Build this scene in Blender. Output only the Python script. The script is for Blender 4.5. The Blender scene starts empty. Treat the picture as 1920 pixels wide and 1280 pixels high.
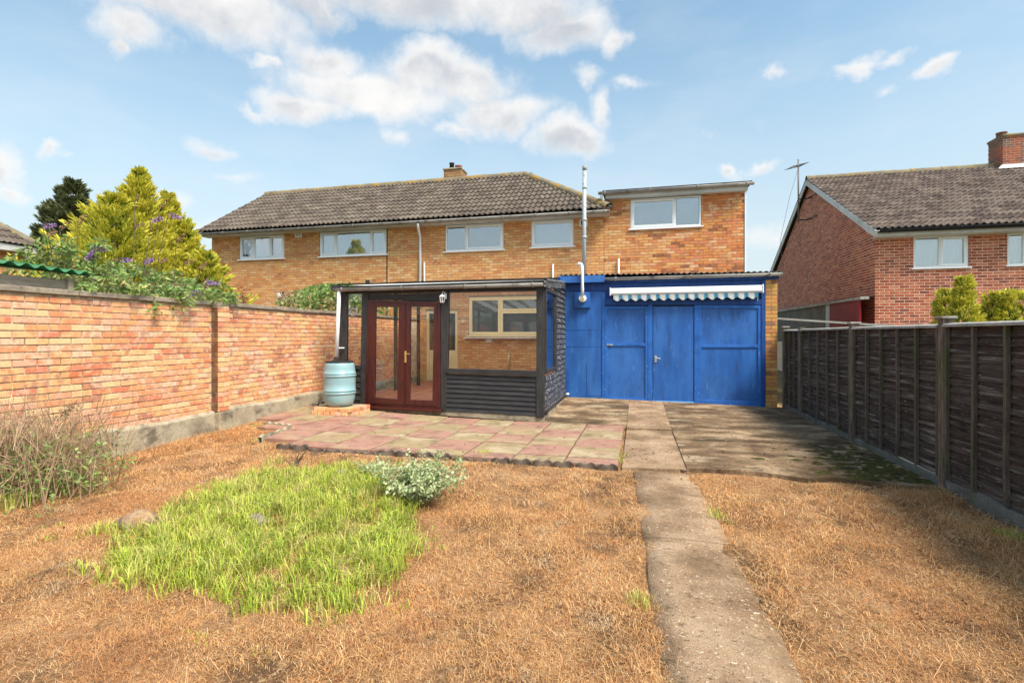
import bpy, math, random
import numpy as np
from mathutils import Vector, Matrix
random.seed(7); RNG = np.random.default_rng(7)
S = bpy.context.scene
COL = S.collection
R = math.radians
# ------------------------------------------------------------------ camera
A = R(13.8); FP = 957.0; HC = 1.42
CA, SA = math.cos(A), math.sin(A)
cam = bpy.data.cameras.new('camera'); co = bpy.data.objects.new('camera', cam); COL.objects.link(co)
co.location = (0, 0, HC); co.rotation_euler = (R(90), 0, A)
cam.sensor_width = 36; cam.lens = FP/1920*36; cam.shift_y = -11/1920; cam.clip_start = .05; cam.clip_end = 3000
S.camera = co
# ------------------------------------------------------------------ sun and exposure
SUN_EL, SUN_AZ = R(54), R(124)            # azimuth clockwise from +Y
SKY_STR = .15
sd = Vector((math.sin(SUN_AZ)*math.cos(SUN_EL), math.cos(SUN_AZ)*math.cos(SUN_EL), math.sin(SUN_EL)))
sl = bpy.data.lights.new('sun', 'SUN'); sl.energy = 2.6; sl.angle = R(20); sl.color = (1, .93, .82)
so = bpy.data.objects.new('sun', sl); COL.objects.link(so); so.rotation_euler = sd.to_track_quat('Z', 'Y').to_euler(); so.location = sd*60
S.view_settings.view_transform = 'Standard'; S.view_settings.look = 'None'
S.view_settings.exposure = 1.12; S.view_settings.gamma = 1
S.view_settings.use_curve_mapping = False
S.render.engine = 'CYCLES'
# ------------------------------------------------------------------ pixel helpers (photo measured on known planes)
def ray(px, py):
    u = (px-960)/FP; v = -(py-629)/FP
    return Vector((u*CA-SA, CA+u*SA, v))
def onY(px, py, Y):
    d = ray(px, py); k = Y/d.y; return Vector((d.x*k, Y, HC+d.z*k))
def onX(px, py, X):
    d = ray(px, py); k = X/d.x; return Vector((X, d.y*k, HC+d.z*k))
def onG(px, py, z=0):
    d = ray(px, py); k = (z-HC)/d.z; return Vector((d.x*k, d.y*k, z))
GX = [-6.3, -5.2, -3.3, -1.55, -.2, 2.8]
GR = [(5.6, [0]*6), (8.5, [.07, .06, -.02, -.055, -.04, 0]), (11, [.1, .1, .1, .078, .06, -.01])]
def gh(x, y):
    x = np.asarray(x, float); y = np.asarray(y, float)
    r0 = np.interp(x, GX, GR[1][1]); r1 = np.interp(x, GX, GR[2][1])
    a = np.clip((y-5.6)/2.9, 0, 1); b = np.clip((y-8.5)/2.5, 0, 1)
    return a*(r0*(1-b)+r1*b)
# ------------------------------------------------------------------ node helpers
class NT:
    def __init__(s, t): s.t = t
    def n(s, typ, ins=None, **kw):
        nd = s.t.nodes.new(typ)
        for k, v in kw.items(): setattr(nd, k, v)
        for k, v in (ins or {}).items():
            if isinstance(v, bpy.types.NodeSocket): s.t.links.new(v, nd.inputs[k])
            else: nd.inputs[k].default_value = v
        return nd
    def math(s, op, a, b=0, c=0, clamp=False):
        return s.n('ShaderNodeMath', {0: a, 1: b, 2: c}, operation=op, use_clamp=clamp).outputs[0]
    def vm(s, op, a, b=(0, 0, 0), c=(0, 0, 0)):
        nd = s.n('ShaderNodeVectorMath', {0: a, 1: b}, operation=op)
        if op == 'MULTIPLY_ADD': 
            if isinstance(c, bpy.types.NodeSocket): s.t.links.new(c, nd.inputs[2])
            else: nd.inputs[2].default_value = c
        return nd.outputs['Value'] if op in ('LENGTH', 'DOT_PRODUCT') else nd.outputs[0]
    def mix(s, f, a, b, bt='MIX'):
        nd = s.n('ShaderNodeMix', data_type='RGBA', blend_type=bt)
        for i, v in ((0, f), (6, a), (7, b)):
            if isinstance(v, bpy.types.NodeSocket): s.t.links.new(v, nd.inputs[i])
            elif i and len(v) == 3: nd.inputs[i].default_value = (*v, 1)
            else: nd.inputs[i].default_value = v
        return nd.outputs[2]
    def noise(s, vec, scale, detail=5, rough=.55, dist=0):
        return s.n('ShaderNodeTexNoise', {'Vector': vec, 'Scale': scale, 'Detail': detail, 'Roughness': rough, 'Distortion': dist}).outputs[0]
    def ramp(s, f, stops, interp='LINEAR'):
        nd = s.n('ShaderNodeValToRGB', {0: f}); cr = nd.color_ramp; cr.interpolation = interp
        while len(cr.elements) < len(stops): cr.elements.new(.5)
        for e, (p, c) in zip(cr.elements, stops): e.position = p; e.color = (*c, 1) if len(c) == 3 else c
        return nd.outputs[0]
    def step(s, v, a, b):
        return s.n('ShaderNodeMapRange', {0: v, 1: a, 2: b, 3: 0., 4: 1.}, interpolation_type='SMOOTHSTEP').outputs[0]
def newmat(name):
    m = bpy.data.materials.new(name); m.use_nodes = True; m.node_tree.nodes.clear(); return m, NT(m.node_tree)
def evenramp(cols):
    if len(cols) == 1: cols = [cols[0], cols[0]]
    n = len(cols); return [(i/(n-1) if n > 1 else 0, c) for i, c in enumerate(cols)]
def M(name, cols, scale=3, detail=6, rough=.75, bump=0., bscale=60, stretch=(1, 1, 1), metallic=0., tone=None, toneamt=1., fine=.25, fscale=40, stains=(), spec=.35, trans=0., coat=0, contrast=(.3, .7), bdist=.01):
    """cols: colours mixed by noise; tone: ramp picked per piece; stains: (colour, scale, lo, hi, amount)"""
    m, t = newmat(name)
    pos = t.n('ShaderNodeNewGeometry').outputs['Position']
    sp = t.vm('MULTIPLY', pos, stretch)
    if tone:
        rnd = t.n('ShaderNodeObjectInfo').outputs['Random']
        at = t.n('ShaderNodeAttribute', attribute_name='tone').outputs['Fac']
        fr = t.math('FRACT', t.math('ADD', rnd, at))
        off = t.n('ShaderNodeCombineXYZ', {0: t.math('MULTIPLY', fr, 37.), 1: t.math('MULTIPLY', fr, 91.), 2: t.math('MULTIPLY', fr, 13.)}).outputs[0]
        sp = t.vm('ADD', sp, off)
        nz = t.step(t.noise(sp, scale, detail), *contrast)
        f2 = t.math('ADD', t.math('MULTIPLY', fr, toneamt), t.math('MULTIPLY', nz, 1-toneamt*.85 if toneamt < 1 else .12), clamp=True)
        col = t.ramp(f2, evenramp(tone))
        if cols: col = t.mix(t.math('MULTIPLY', nz, .5), col, cols[0], 'MIX')
    else:
        nz = t.step(t.noise(sp, scale, detail), *contrast)
        col = t.ramp(nz, evenramp(cols))
    if fine:
        fz = t.noise(sp, fscale, 4, .6)
        g = t.n('ShaderNodeMapRange', {0: fz, 1: .25, 2: .75, 3: 1-fine, 4: 1+fine}).outputs[0]
        cmb = t.n('ShaderNodeCombineColor', {0: g, 1: g, 2: g}).outputs[0]
        col = t.mix(1., col, cmb, 'MULTIPLY')
    for st in stains:
        c, sc, lo, hi, am = st[:5]
        v = t.vm('MULTIPLY', pos, st[5]) if len(st) > 5 else pos
        col = t.mix(t.math('MULTIPLY', t.step(t.noise(v, sc, 7, .62), lo, hi), am), col, c)
    b = t.n('ShaderNodeBsdfPrincipled', {'Base Color': col, 'Roughness': rough, 'Metallic': metallic, 'Specular IOR Level': spec, 'Coat Weight': coat})
    if bump:
        h = t.noise(sp, bscale, 5, .6)
        bp = t.n('ShaderNodeBump', {'Height': h, 'Strength': bump, 'Distance': bdist}); t.t.links.new(bp.outputs[0], b.inputs['Normal'])
    out = b.outputs[0]
    if trans:
        tr = t.n('ShaderNodeBsdfTranslucent', {'Color': col})
        out = t.n('ShaderNodeMixShader', {0: trans, 1: out, 2: tr.outputs[0]}).outputs[0]
    t.n('ShaderNodeOutputMaterial', {0: out})
    return m
def glassmat(name, refl=.12, tint=(.9, .93, .93)):
    m, t = newmat(name)
    fz = t.n('ShaderNodeFresnel', {'IOR': 1.5}).outputs[0]
    f = t.math('ADD', fz, refl, clamp=True)
    nz = t.noise(t.n('ShaderNodeNewGeometry').outputs['Position'], 1.6, 2)
    bp = t.n('ShaderNodeBump', {'Height': nz, 'Strength': .12, 'Distance': .02})
    g = t.n('ShaderNodeBsdfGlossy', {'Color': (.95, .97, 1, 1), 'Roughness': .015}); t.t.links.new(bp.outputs[0], g.inputs['Normal'])
    tr = t.n('ShaderNodeBsdfTransparent', {'Color': (*tint, 1)})
    t.n('ShaderNodeOutputMaterial', {0: t.n('ShaderNodeMixShader', {0: f, 1: tr.outputs[0], 2: g.outputs[0]}).outputs[0]})
    return m
# ------------------------------------------------------------------ sky with clouds
W = bpy.data.worlds.new('World'); S.world = W; W.use_nodes = True; W.node_tree.nodes.clear()
t = NT(W.node_tree)
sky = t.n('ShaderNodeTexSky', sky_type='NISHITA', sun_disc=False, sun_elevation=SUN_EL, sun_rotation=SUN_AZ, altitude=20, air_density=1.0, dust_density=1.6, ozone_density=1.3)
dirv = t.n('ShaderNodeTexCoord').outputs['Generated']
xyz = t.n('ShaderNodeSeparateXYZ', {0: dirv})
az = t.math('ARCTAN2', xyz.outputs[0], xyz.outputs[1]); el = t.math('ARCSINE', xyz.outputs[2])
p0 = t.n('ShaderNodeCombineXYZ', {0: az, 1: el, 2: 0.}).outputs[0]
wz = t.n('ShaderNodeTexNoise', {'Vector': dirv, 'Scale': 7., 'Detail': 6., 'Roughness': .6})
warp = t.vm('MULTIPLY_ADD', wz.outputs['Color'], (.16, .10, 0), (-.08, -.05, 0))
p = t.vm('ADD', p0, warp)
def azel(px, py):
    d = ray(px, py).normalized(); return math.atan2(d.x, d.y), math.asin(d.z)
BL = [(360, 5, 250, 75, 1.1), (250, 55, 100, 55, 1), (232, 92, 36, 36, 1), (560, 8, 110, 38, 1), (610, -40, 200, 60, 1.1),
      (700, 175, 190, 56, 1.15), (560, 200, 100, 42, 1), (800, 135, 110, 55, 1.1), (600, 105, 90, 45, .95), (880, 160, 100, 55, 1), (490, 112, 45, 14, .8), (470, 206, 46, 16, .75),
      (930, 212, 105, 42, .95), (860, 240, 60, 22, .8), (800, 10, 170, 55, 1.05), (980, 10, 150, 60, 1.05), (1050, 55, 120, 55, 1), (1150, 80, 45, 45, .95), (900, -50, 400, 60, 1.2),
      (1060, 258, 90, 48, 1.1), (1130, 205, 36, 50, .9), (1100, 150, 40, 22, .75), (1190, 156, 60, 14, .55),
      (395, 272, 80, 24, .8), (430, 332, 70, 18, .5), (15, 300, 55, 55, .85), (126, 274, 24, 24, .75), (20, 350, 40, 25, .7), (745, 252, 42, 22, .5), (320, 372, 55, 32, .65), (350, 420, 90, 22, .45),
      (1455, 128, 38, 22, .65), (1590, 121, 75, 17, .7), (1660, 110, 36, 13, .65), (1742, 141, 55, 25, .9), (1382, 331, 34, 18, .75), (1440, 318, 30, 14, .7), (1640, 176, 34, 15, .45), (1440, 455, 60, 26, .5), (1340, 250, 60, 20, .3)]
d = None; low = None
for (px, py, rx, ry, s_) in BL:
    if rx >= 90 and s_ > .8: rx *= 1.14; ry *= 1.18; s_ *= 1.2
    a0, e0 = azel(px, py); a1, _ = azel(px+rx, py); _, e1 = azel(px, py-ry)
    ra, re = abs(a1-a0), abs(e1-e0)
    q = t.vm('MULTIPLY_ADD', p, (1/ra, 1/re, 0), (-a0/ra, -e0/re, 0))
    v = t.math('MULTIPLY_ADD', t.vm('LENGTH', q), -s_, s_)
    sepy = t.n('ShaderNodeSeparateXYZ', {0: q}).outputs[1]
    lw = t.math('MULTIPLY', t.math('MAXIMUM', v, 0.), t.math('MULTIPLY_ADD', sepy, -.75, .55))
    d = v if d is None else t.math('SMOOTH_MAX', d, v, .12)
    low = lw if low is None else t.math('MAXIMUM', low, lw)
gen = t.noise(t.vm('MULTIPLY', dirv, (1, 1, 2.2)), 2.6, 7, .6)
gen = t.math('MULTIPLY_ADD', gen, 3.2, -1.78)
front = t.vm('DOT_PRODUCT', dirv, (-SA, CA, .18))
gen = t.math('SUBTRACT', gen, t.math('MULTIPLY', t.step(front, .35, .6), 3.))
gen = t.math('SUBTRACT', gen, t.math('MULTIPLY', t.step(xyz.outputs[2], .12, .0), 1.))
dd = t.math('MAXIMUM', d, gen)
fn = t.noise(dirv, 11., 10, .62)
dens = t.math('ADD', dd, t.math('MULTIPLY_ADD', fn, 1.35, -.60))
mask = t.math('MULTIPLY', t.step(dens, -.02, .9), .95)
thin = t.math('MULTIPLY', t.step(t.noise(t.vm('MULTIPLY', dirv, (1, 1, 3)), 3.5, 6, .6), .42, .75), .16)
mask = t.math('MAXIMUM', mask, thin)
gn = t.noise(t.vm('ADD', dirv, (0, 0, .05)), 8., 8, .6)
grey = t.math('ADD', t.math('MULTIPLY', t.step(d, .3, 1.1), .5), t.math('MULTIPLY', t.step(low, .12, .6), .65), clamp=True)
grey = t.math('MULTIPLY', grey, t.step(gn, .30, .72), clamp=True)
CW = 3.15
ccol = t.mix(grey, (CW*1.0, CW*.98, CW*.955), (CW*.60, CW*.63, CW*.68))
# hazy air near the horizon
hz = t.math('MULTIPLY', t.step(xyz.outputs[2], .60, .02), .82)
skyc = t.mix(1., sky.outputs[0], (.78, .88, .76), 'MULTIPLY')
skyc = t.mix(hz, skyc, (2.2, 2.38, 2.52))
colr = t.mix(mask, skyc, ccol)
t.n('ShaderNodeOutputWorld', {0: t.n('ShaderNodeBackground', {'Color': colr, 'Strength': SKY_STR}).outputs[0]})
W.cycles.sampling_method = 'MANUAL'; W.cycles.sample_map_resolution = 512
# ------------------------------------------------------------------ object helpers
WP = {}
def tag(o, label=None, cat=None, group=None, kind=None):
    for k, v in (('label', label), ('category', cat), ('group', group), ('kind', kind)):
        if v: o[k] = v
    return o
def link(o, parent, loc):
    COL.objects.link(o); WP[o] = Vector(loc)
    if parent is not None:
        o.parent = parent; o.matrix_parent_inverse = Matrix.Translation(-WP[parent])
    o.location = loc
    return o
def thing(name, loc, label, cat, group=None, kind=None):
    o = bpy.data.objects.new(name, None); o.empty_display_size = .2
    link(o, None, loc); return tag(o, label, cat, group, kind)
class MB:
    def __init__(s): s.v = []; s.f = []; s.tn = []; s.tone = 0.
    def add(s, vs, fs):
        b = len(s.v); s.v.extend([tuple(x) for x in vs]); s.f.extend([[b+i for i in f] for f in fs]); s.tn.extend([s.tone]*len(fs)); return s
    def box(s, x0, x1, y0, y1, z0, z1):
        return s.add([(x0, y0, z0), (x1, y0, z0), (x1, y1, z0), (x0, y1, z0), (x0, y0, z1), (x1, y0, z1), (x1, y1, z1), (x0, y1, z1)],
                     [(0, 3, 2, 1), (4, 5, 6, 7), (0, 1, 5, 4), (1, 2, 6, 5), (2, 3, 7, 6), (3, 0, 4, 7)])
    def quadY(s, q, y0, y1):                     # q: four (x, z) points anticlockwise seen from -Y
        return s.add([(a[0], y0, a[1]) for a in q]+[(a[0], y1, a[1]) for a in q],
                     [(0, 1, 2, 3), (7, 6, 5, 4), (0, 4, 5, 1), (1, 5, 6, 2), (2, 6, 7, 3), (3, 7, 4, 0)])
    def bar(s, a, b, w, h=None, up=(0, 0, 1)):
        h = h or w; a = Vector(a); b = Vector(b); d = (b-a).normalized(); sx = d.cross(Vector(up))
        if sx.length < 1e-4: sx = Vector((1, 0, 0))
        sx.normalize(); sz = sx.cross(d)
        vs = [q+sx*i*w/2+sz*j*h/2 for q in (a, b) for i, j in ((-1, -1), (1, -1), (1, 1), (-1, 1))]
        return s.add(vs, [(3, 2, 1, 0), (4, 5, 6, 7), (0, 1, 5, 4), (1, 2, 6, 5), (2, 3, 7, 6), (3, 0, 4, 7)])
    def tube(s, path, r, n=10, caps=True, arc=None, r2=None):
        P = [Vector(q) for q in path]; vs = []; m = len(P)
        a0, a1 = arc or (0, 2*math.pi); closed = arc is None; k = n if closed else n+1
        for i, q in enumerate(P):
            d = (P[min(i+1, m-1)]-P[max(i-1, 0)]).normalized()
            x = d.cross(Vector((0, 0, 1)))
            if x.length < 1e-3: x = Vector((1, 0, 0))
            x.normalize(); z = x.cross(d)
            rr = r if r2 is None else r+(r2-r)*i/(m-1)
            for j in range(k):
                a = a0+(a1-a0)*j/n; vs.append(q+x*math.cos(a)*rr+z*math.sin(a)*rr)
        fs = []
        for i in range(m-1):
            for j in range(n if closed else n):
                j2 = (j+1) % k if closed else j+1
                fs.append((i*k+j, i*k+j2, (i+1)*k+j2, (i+1)*k+j))
        if caps and closed: fs += [tuple(range(k))[::-1], tuple((m-1)*k+j for j in range(k))]
        return s.add(vs, fs)
    def lathe(s, prof, c, n=24, cap=True):
        vs = []; m = len(prof)
        for r, z in prof:
            for j in range(n):
                a = 2*math.pi*j/n; vs.append((c[0]+r*math.cos(a), c[1]+r*math.sin(a), c[2]+z))
        fs = [(i*n+j, i*n+(j+1) % n, (i+1)*n+(j+1) % n, (i+1)*n+j) for i in range(m-1) for j in range(n)]
        if cap: fs += [tuple(range(n))[::-1], tuple((m-1)*n+j for j in range(n))]
        return s.add(vs, fs)
    def mesh(s, name, off=(0, 0, 0), smooth=False):
        me = bpy.data.meshes.new(name); ox, oy, oz = off
        me.from_pydata([(a-ox, b-oy, c-oz) for a, b, c in s.v], [], s.f)
        if any(s.tn):
            at = me.attributes.new('tone', 'FLOAT', 'FACE'); at.data.foreach_set('value', s.tn)
        if smooth: me.polygons.foreach_set('use_smooth', [True]*len(me.polygons))
        me.update(); return me
    def build(s, name, mat, parent=None, smooth=False, bev=0, kind=None, label=None, cat=None, group=None, solid=0):
        a = np.array(s.v); lo, hi = a.min(0), a.max(0); loc = ((lo[0]+hi[0])/2, (lo[1]+hi[1])/2, lo[2])
        me = s.mesh(name, loc, smooth); me.materials.append(mat)
        o = bpy.data.objects.new(name, me); link(o, parent, loc); tag(o, label, cat, group, kind)
        if solid:
            sm = o.modifiers.new('solid', 'SOLIDIFY'); sm.thickness = solid
        if bev:
            bm = o.modifiers.new('bevel', 'BEVEL'); bm.width = bev; bm.segments = 2; bm.limit_method = 'ANGLE'; bm.angle_limit = R(40)
            if smooth is False:
                bm.harden_normals = False
        if smooth == 'auto': pass
        return o
def npmesh(name, verts, faces, mat, tone=None, parent=None, loc=None, **kw):
    """verts (N,3) array, faces (M,k) array"""
    verts = np.asarray(verts, np.float32); faces = np.asarray(faces, np.int32)
    lo, hi = verts.min(0), verts.max(0); loc = loc or (float(lo[0]+hi[0])/2, float(lo[1]+hi[1])/2, float(lo[2]))
    verts = verts-np.array(loc, np.float32)
    me = bpy.data.meshes.new(name); M_, k = faces.shape
    me.vertices.add(len(verts)); me.vertices.foreach_set('co', verts.ravel())
    me.loops.add(M_*k); me.loops.foreach_set('vertex_index', faces.ravel())
    me.polygons.add(M_); me.polygons.foreach_set('loop_start', np.arange(0, M_*k, k, dtype=np.int32))
    me.polygons.foreach_set('loop_total', np.full(M_, k, np.int32))
    if tone is not None:
        at = me.attributes.new('tone', 'FLOAT', 'FACE'); at.data.foreach_set('value', np.asarray(tone, np.float32))
    me.update(calc_edges=True); me.materials.append(mat)
    o = bpy.data.objects.new(name, me); link(o, parent, loc); return tag(o, **kw)
def inst(name, me, mtx, parent, label=None):
    o = bpy.data.objects.new(name, me); COL.objects.link(o)
    o.parent = parent; o.matrix_parent_inverse = Matrix.Translation(-WP[parent]); o.matrix_basis = mtx; WP[o] = mtx.to_translation()
    if label: o['label'] = label
    return o
def frame_mtx(loc, ax, ay, az_, sc=(1, 1, 1)):
    m = Matrix.Identity(4)
    for i, (v, s_) in enumerate(zip((ax, ay, az_), sc)):
        for r_ in range(3): m[r_][i] = v[r_]*s_
    for r_ in range(3): m[r_][3] = loc[r_]
    return m
# ------------------------------------------------------------------ brickwork
def brick_geo(w, h, dp=.012, e=.003):
    """front of a brick: local x width, y outward, z height, centred; rough chamfered edge"""
    W2, H2 = w/2, h/2
    rings = [(W2, H2, -.03), (W2, H2, dp-e), (W2-e, H2-e, dp)]
    vs = [(sx*a, y, sz*b) for a, b, y in rings for sx, sz in ((-1, -1), (1, -1), (1, 1), (-1, 1))]
    fs = [(i*4+j, i*4+(j+1) % 4, i*4+4+(j+1) % 4, i*4+4+j) for i in (0, 1) for j in range(4)]+[(8, 9, 10, 11)]
    return vs, fs
def lay(u0, u1, z0, z1, holes=(), bl=.215, bh=.065, jt=.010, keep=None, z_ref=0., bond0=0):
    out = []; c0 = int(math.floor((z0-z_ref)/(bh+jt)+.001)); k = c0
    while True:
        za = z_ref+k*(bh+jt); zb = za+bh
        if za >= z1-.02: break
        if zb > z0+.02:
            a, b = max(za, z0), min(zb, z1); u = u0-((k+bond0) % 2)*(bl+jt)/2
            segs = []
            while u < u1:
                s0, s1 = max(u, u0), min(u+bl, u1)
                if s1-s0 > .03: segs.append((s0, s1))
                u += bl+jt
            for s0, s1 in segs:
                parts = [(s0, s1)]
                for (h0, h1, g0, g1) in holes:
                    if b > g0+.01 and a < g1-.01:
                        np_ = []
                        for q0, q1 in parts:
                            if q1 <= h0 or q0 >= h1: np_.append((q0, q1)); continue
                            if q0 < h0-.03: np_.append((q0, h0-.004))
                            if q1 > h1+.03: np_.append((h1+.004, q1))
                        parts = np_
                for q0, q1 in parts:
                    aa, bb = a, b
                    for (h0, h1, g0, g1) in holes:
                        if q1 > h0 and q0 < h1 and bb > g0 and aa < g0: bb = g0
                        if q1 > h0 and q0 < h1 and aa < g1 and bb > g1: aa = g1
                    if bb-aa > .02 and (keep is None or keep((q0+q1)/2, (aa+bb)/2)): out.append((q0, q1, aa, bb))
        k += 1
    return out
def toW(O, U, u, z, N=None, n=0):
    p = Vector(O)+Vector(U)*u; p.z += z
    return p+Vector(N)*n if N is not None else p
_bm = {}
def brickwork(parent, O, U, N, bricks, mat, nmax=300, name='brick', jitter=.001, dp=.0045):
    """bricks: (u0,u1,z0,z1) on the wall through O along U, facing N. Nearest nmax are parts, the rest one part."""
    U = Vector(U); N = Vector(N); Z = Vector((0, 0, 1)); camp = Vector((0, 0, HC))
    flip = U.cross(N).dot(Z) < 0        # want right-handed x=U,y=N,z
    X = -U if flip else U
    pts = sorted(bricks, key=lambda b: (toW(O, U, (b[0]+b[1])/2, (b[2]+b[3])/2)-camp).length)
    if (mat.name, dp) not in _bm:
        mb = MB(); mb.add(*brick_geo(.215, .065, dp)); me = mb.mesh('brick'); me.materials.append(mat); _bm[(mat.name, dp)] = me
    me = _bm[(mat.name, dp)]
    for b in pts[:nmax]:
        c = toW(O, U, (b[0]+b[1])/2, (b[2]+b[3])/2)+N*random.uniform(-jitter, jitter*1.6)
        rx = Matrix.Rotation(random.gauss(0, .006), 3, N)
        inst(name, me, frame_mtx(c, rx @ X, N, rx @ Z, ((b[1]-b[0])/.215, 1, (b[3]-b[2])/.065)), parent)
    rest = pts[nmax:]
    if rest:
        mb = MB()
        for b in rest:
            mb.tone = random.random()*.98+.01
            vs, fs = brick_geo(b[1]-b[0], b[3]-b[2], dp)
            c = toW(O, U, (b[0]+b[1])/2, (b[2]+b[3])/2)+N*random.uniform(-jitter, jitter*1.6)
            mb.add([c+X*v[0]+N*v[1]+Z*v[2] for v in vs], fs)
        mb.build('brickwork', mat, parent, kind='stuff')
def wall_sheet(mb, O, U, u0, u1, z0, z1, holes=(), off=None, flip=False):
    us = sorted({u0, u1, *[min(max(h, u0), u1) for H in holes for h in H[:2]]}); zs = sorted({z0, z1, *[min(max(h, z0), z1) for H in holes for h in H[2:]]})
    off = Vector(off or (0, 0, 0))
    for a, b in zip(us, us[1:]):
        for c, e in zip(zs, zs[1:]):
            m_, n_ = (a+b)/2, (c+e)/2
            if any(h[0] < m_ < h[1] and h[2] < n_ < h[3] for h in holes): continue
            q = [toW(O, U, a, c)+off, toW(O, U, b, c)+off, toW(O, U, b, e)+off, toW(O, U, a, e)+off]
            mb.add(q, [(3, 2, 1, 0) if flip else (0, 1, 2, 3)])
# ------------------------------------------------------------------ roof tiles
def tile_geo(w=.30, l=.40, lip=.034, amp=.042, n=12):
    vs = []
    prof = []
    for i in range(n+1):
        s_ = i/n; ph = (s_*2) % 1.0 if i < n else 1.0
        prof.append((s_*w, amp*(.5-.5*math.cos(2*math.pi*ph))**1.5))
    for x, z in prof: vs.append((x-w/2, 0, z+lip))        # lower edge, raised
    for x, z in prof: vs.append((x-w/2, l, z))
    for x, z in prof: vs.append((x-w/2, 0, z+lip-.03))
    k = n+1
    fs = [(i, i+1, k+i+1, k+i) for i in range(n)]+[(2*k+i, 2*k+i+1, i+1, i) for i in range(n)]
    return vs, fs
def tiles(parent, O, U, SL, cols, rows, mat, keep=None, w=.30, g=.345, nmax=300):
    U = Vector(U); SL = Vector(SL).normalized(); Nn = U.cross(SL).normalized()
    vs, fs = tile_geo(w, g+.05); mb = MB(); mb.add(vs, fs); me = mb.mesh('tile'); me.materials.append(mat)
    L = []
    for r_ in range(rows):
        for c in range(cols):
            x = (c+.5)*w; y = r_*g
            if keep and not keep(x, y+g/2): continue
            L.append(Vector(O)+U*x+SL*y)
    L.sort(key=lambda q: (q-Vector((0, 0, HC))).length)
    for q in L[:nmax]:
        j = Matrix.Rotation(random.gauss(0, .008), 3, Nn)
        inst('tile', me, frame_mtx(q+Nn*random.uniform(0, .004), j @ U, j @ SL, Nn), parent)
    mb = MB()
    for q in L[nmax:]:
        mb.tone = random.random()*.98+.01; q = q+Nn*random.uniform(0, .004)
        mb.add([q+U*v[0]+SL*v[1]+Nn*v[2] for v in vs], fs)
    if mb.v: mb.build('tiling', mat, parent, kind='stuff')
def ridge(parent, a, b, mat, r=.12, seg=.45, name='ridge_tile'):
    a = Vector(a); b = Vector(b); d = b-a; n = max(1, int(d.length/seg)); 
    for i in range(n):
        mb = MB(); p0 = a+d*(i/n); p1 = a+d*((i+1.04)/n); 
        mb.tube([p0-Vector((0, 0, .03)), p1-Vector((0, 0, .03))], r+random.uniform(-.004, .006), 8, arc=(-.1, math.pi+.1)); mb.build(name, mat, parent, smooth=True)
# ------------------------------------------------------------------ materials
m_brickL = M('garden_brick', [], scale=9, rough=.9, bump=.5, bscale=70, tone=[(.60, .16, .075), (.74, .39, .18), (.68, .26, .13), (.76, .46, .23), (.70, .31, .18), (.74, .43, .29), (.60, .18, .10), (.77, .49, .23), (.68, .27, .14), (.76, .53, .36), (.42, .16, .11), (.75, .41, .19), (.77, .51, .28)],
             fine=.16, stains=[((.66, .50, .36), 5, .56, .74, .4), ((.58, .19, .10), 3.1, .57, .70, .3)], spec=.2)
m_mortL = M('garden_mortar', [(.42, .34, .24), (.64, .54, .41)], scale=8, rough=.95, bump=.7, bscale=60, stains=[((.12, .10, .07), 6, .5, .7, .7)], spec=.15)
m_brickH = M('house_brick', [(.70, .40, .20)], scale=2, rough=.88, bump=.3, bscale=70, tone=[(.70, .31, .11), (.76, .40, .16), (.66, .25, .08), (.78, .46, .20), (.58, .18, .06), (.74, .40, .14), (.72, .35, .12), (.46, .16, .07), (.80, .53, .26), (.70, .31, .10), (.64, .23, .08)],
             fine=.14, stains=[((.46, .14, .05), .8, .5, .75, .35)], spec=.2)
m_mortH = M('house_mortar', [(.30, .23, .14), (.22, .165, .10)], scale=8, rough=.95, spec=.15)
m_brickX = M('extension_brick', [], scale=5, rough=.88, bump=.3, bscale=70, tone=[(.62, .21, .065), (.70, .34, .13), (.58, .17, .06), (.68, .27, .10), (.24, .09, .055), (.64, .23, .08), (.74, .44, .25), (.50, .14, .055), (.68, .31, .10), (.66, .24, .08), (.64, .22, .11)],
             fine=.14, stains=[((.46, .12, .04), .9, .5, .75, .3)], spec=.2)
m_brickR = M('red_brick', [], scale=5, rough=.88, bump=.3, bscale=70, tone=[(.34, .08, .045), (.46, .13, .07), (.27, .07, .045), (.52, .17, .09), (.42, .11, .06), (.20, .06, .045), (.48, .14, .085), (.54, .21, .12), (.38, .09, .05)], fine=.14, spec=.2)
m_mortR = M('pale_mortar', [(.74, .58, .44), (.64, .48, .36)], scale=4, rough=.95, spec=.15)
m_brickP = M('pillar_brick', [], scale=5, rough=.88, bump=.3, bscale=70, tone=[(.62, .38, .12), (.56, .30, .09), (.60, .24, .09), (.64, .40, .15), (.50, .18, .08), (.62, .36, .10), (.28, .14, .09)], fine=.14, spec=.2)
m_tile = M('roof_tile', [], scale=2.5, rough=.92, bump=.4, bscale=90, tone=[(.105, .082, .066), (.14, .112, .09), (.085, .066, .056), (.16, .13, .105), (.12, .094, .075), (.18, .148, .12)], toneamt=.8, fine=.2, fscale=30,
            stains=[((.34, .32, .26), 26, .62, .74, .6), ((.04, .032, .027), 2, .5, .75, .5)], spec=.15)
m_tileR = M('neighbour_tile', [], scale=2.5, rough=.92, bump=.4, bscale=90, tone=[(.16, .115, .095), (.23, .17, .14), (.11, .08, .068), (.27, .205, .165), (.18, .13, .105)], toneamt=.8, fine=.2, fscale=30,
             stains=[((.50, .46, .40), 22, .62, .73, .7), ((.05, .04, .035), 1.6, .5, .75, .5)], spec=.15)
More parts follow.
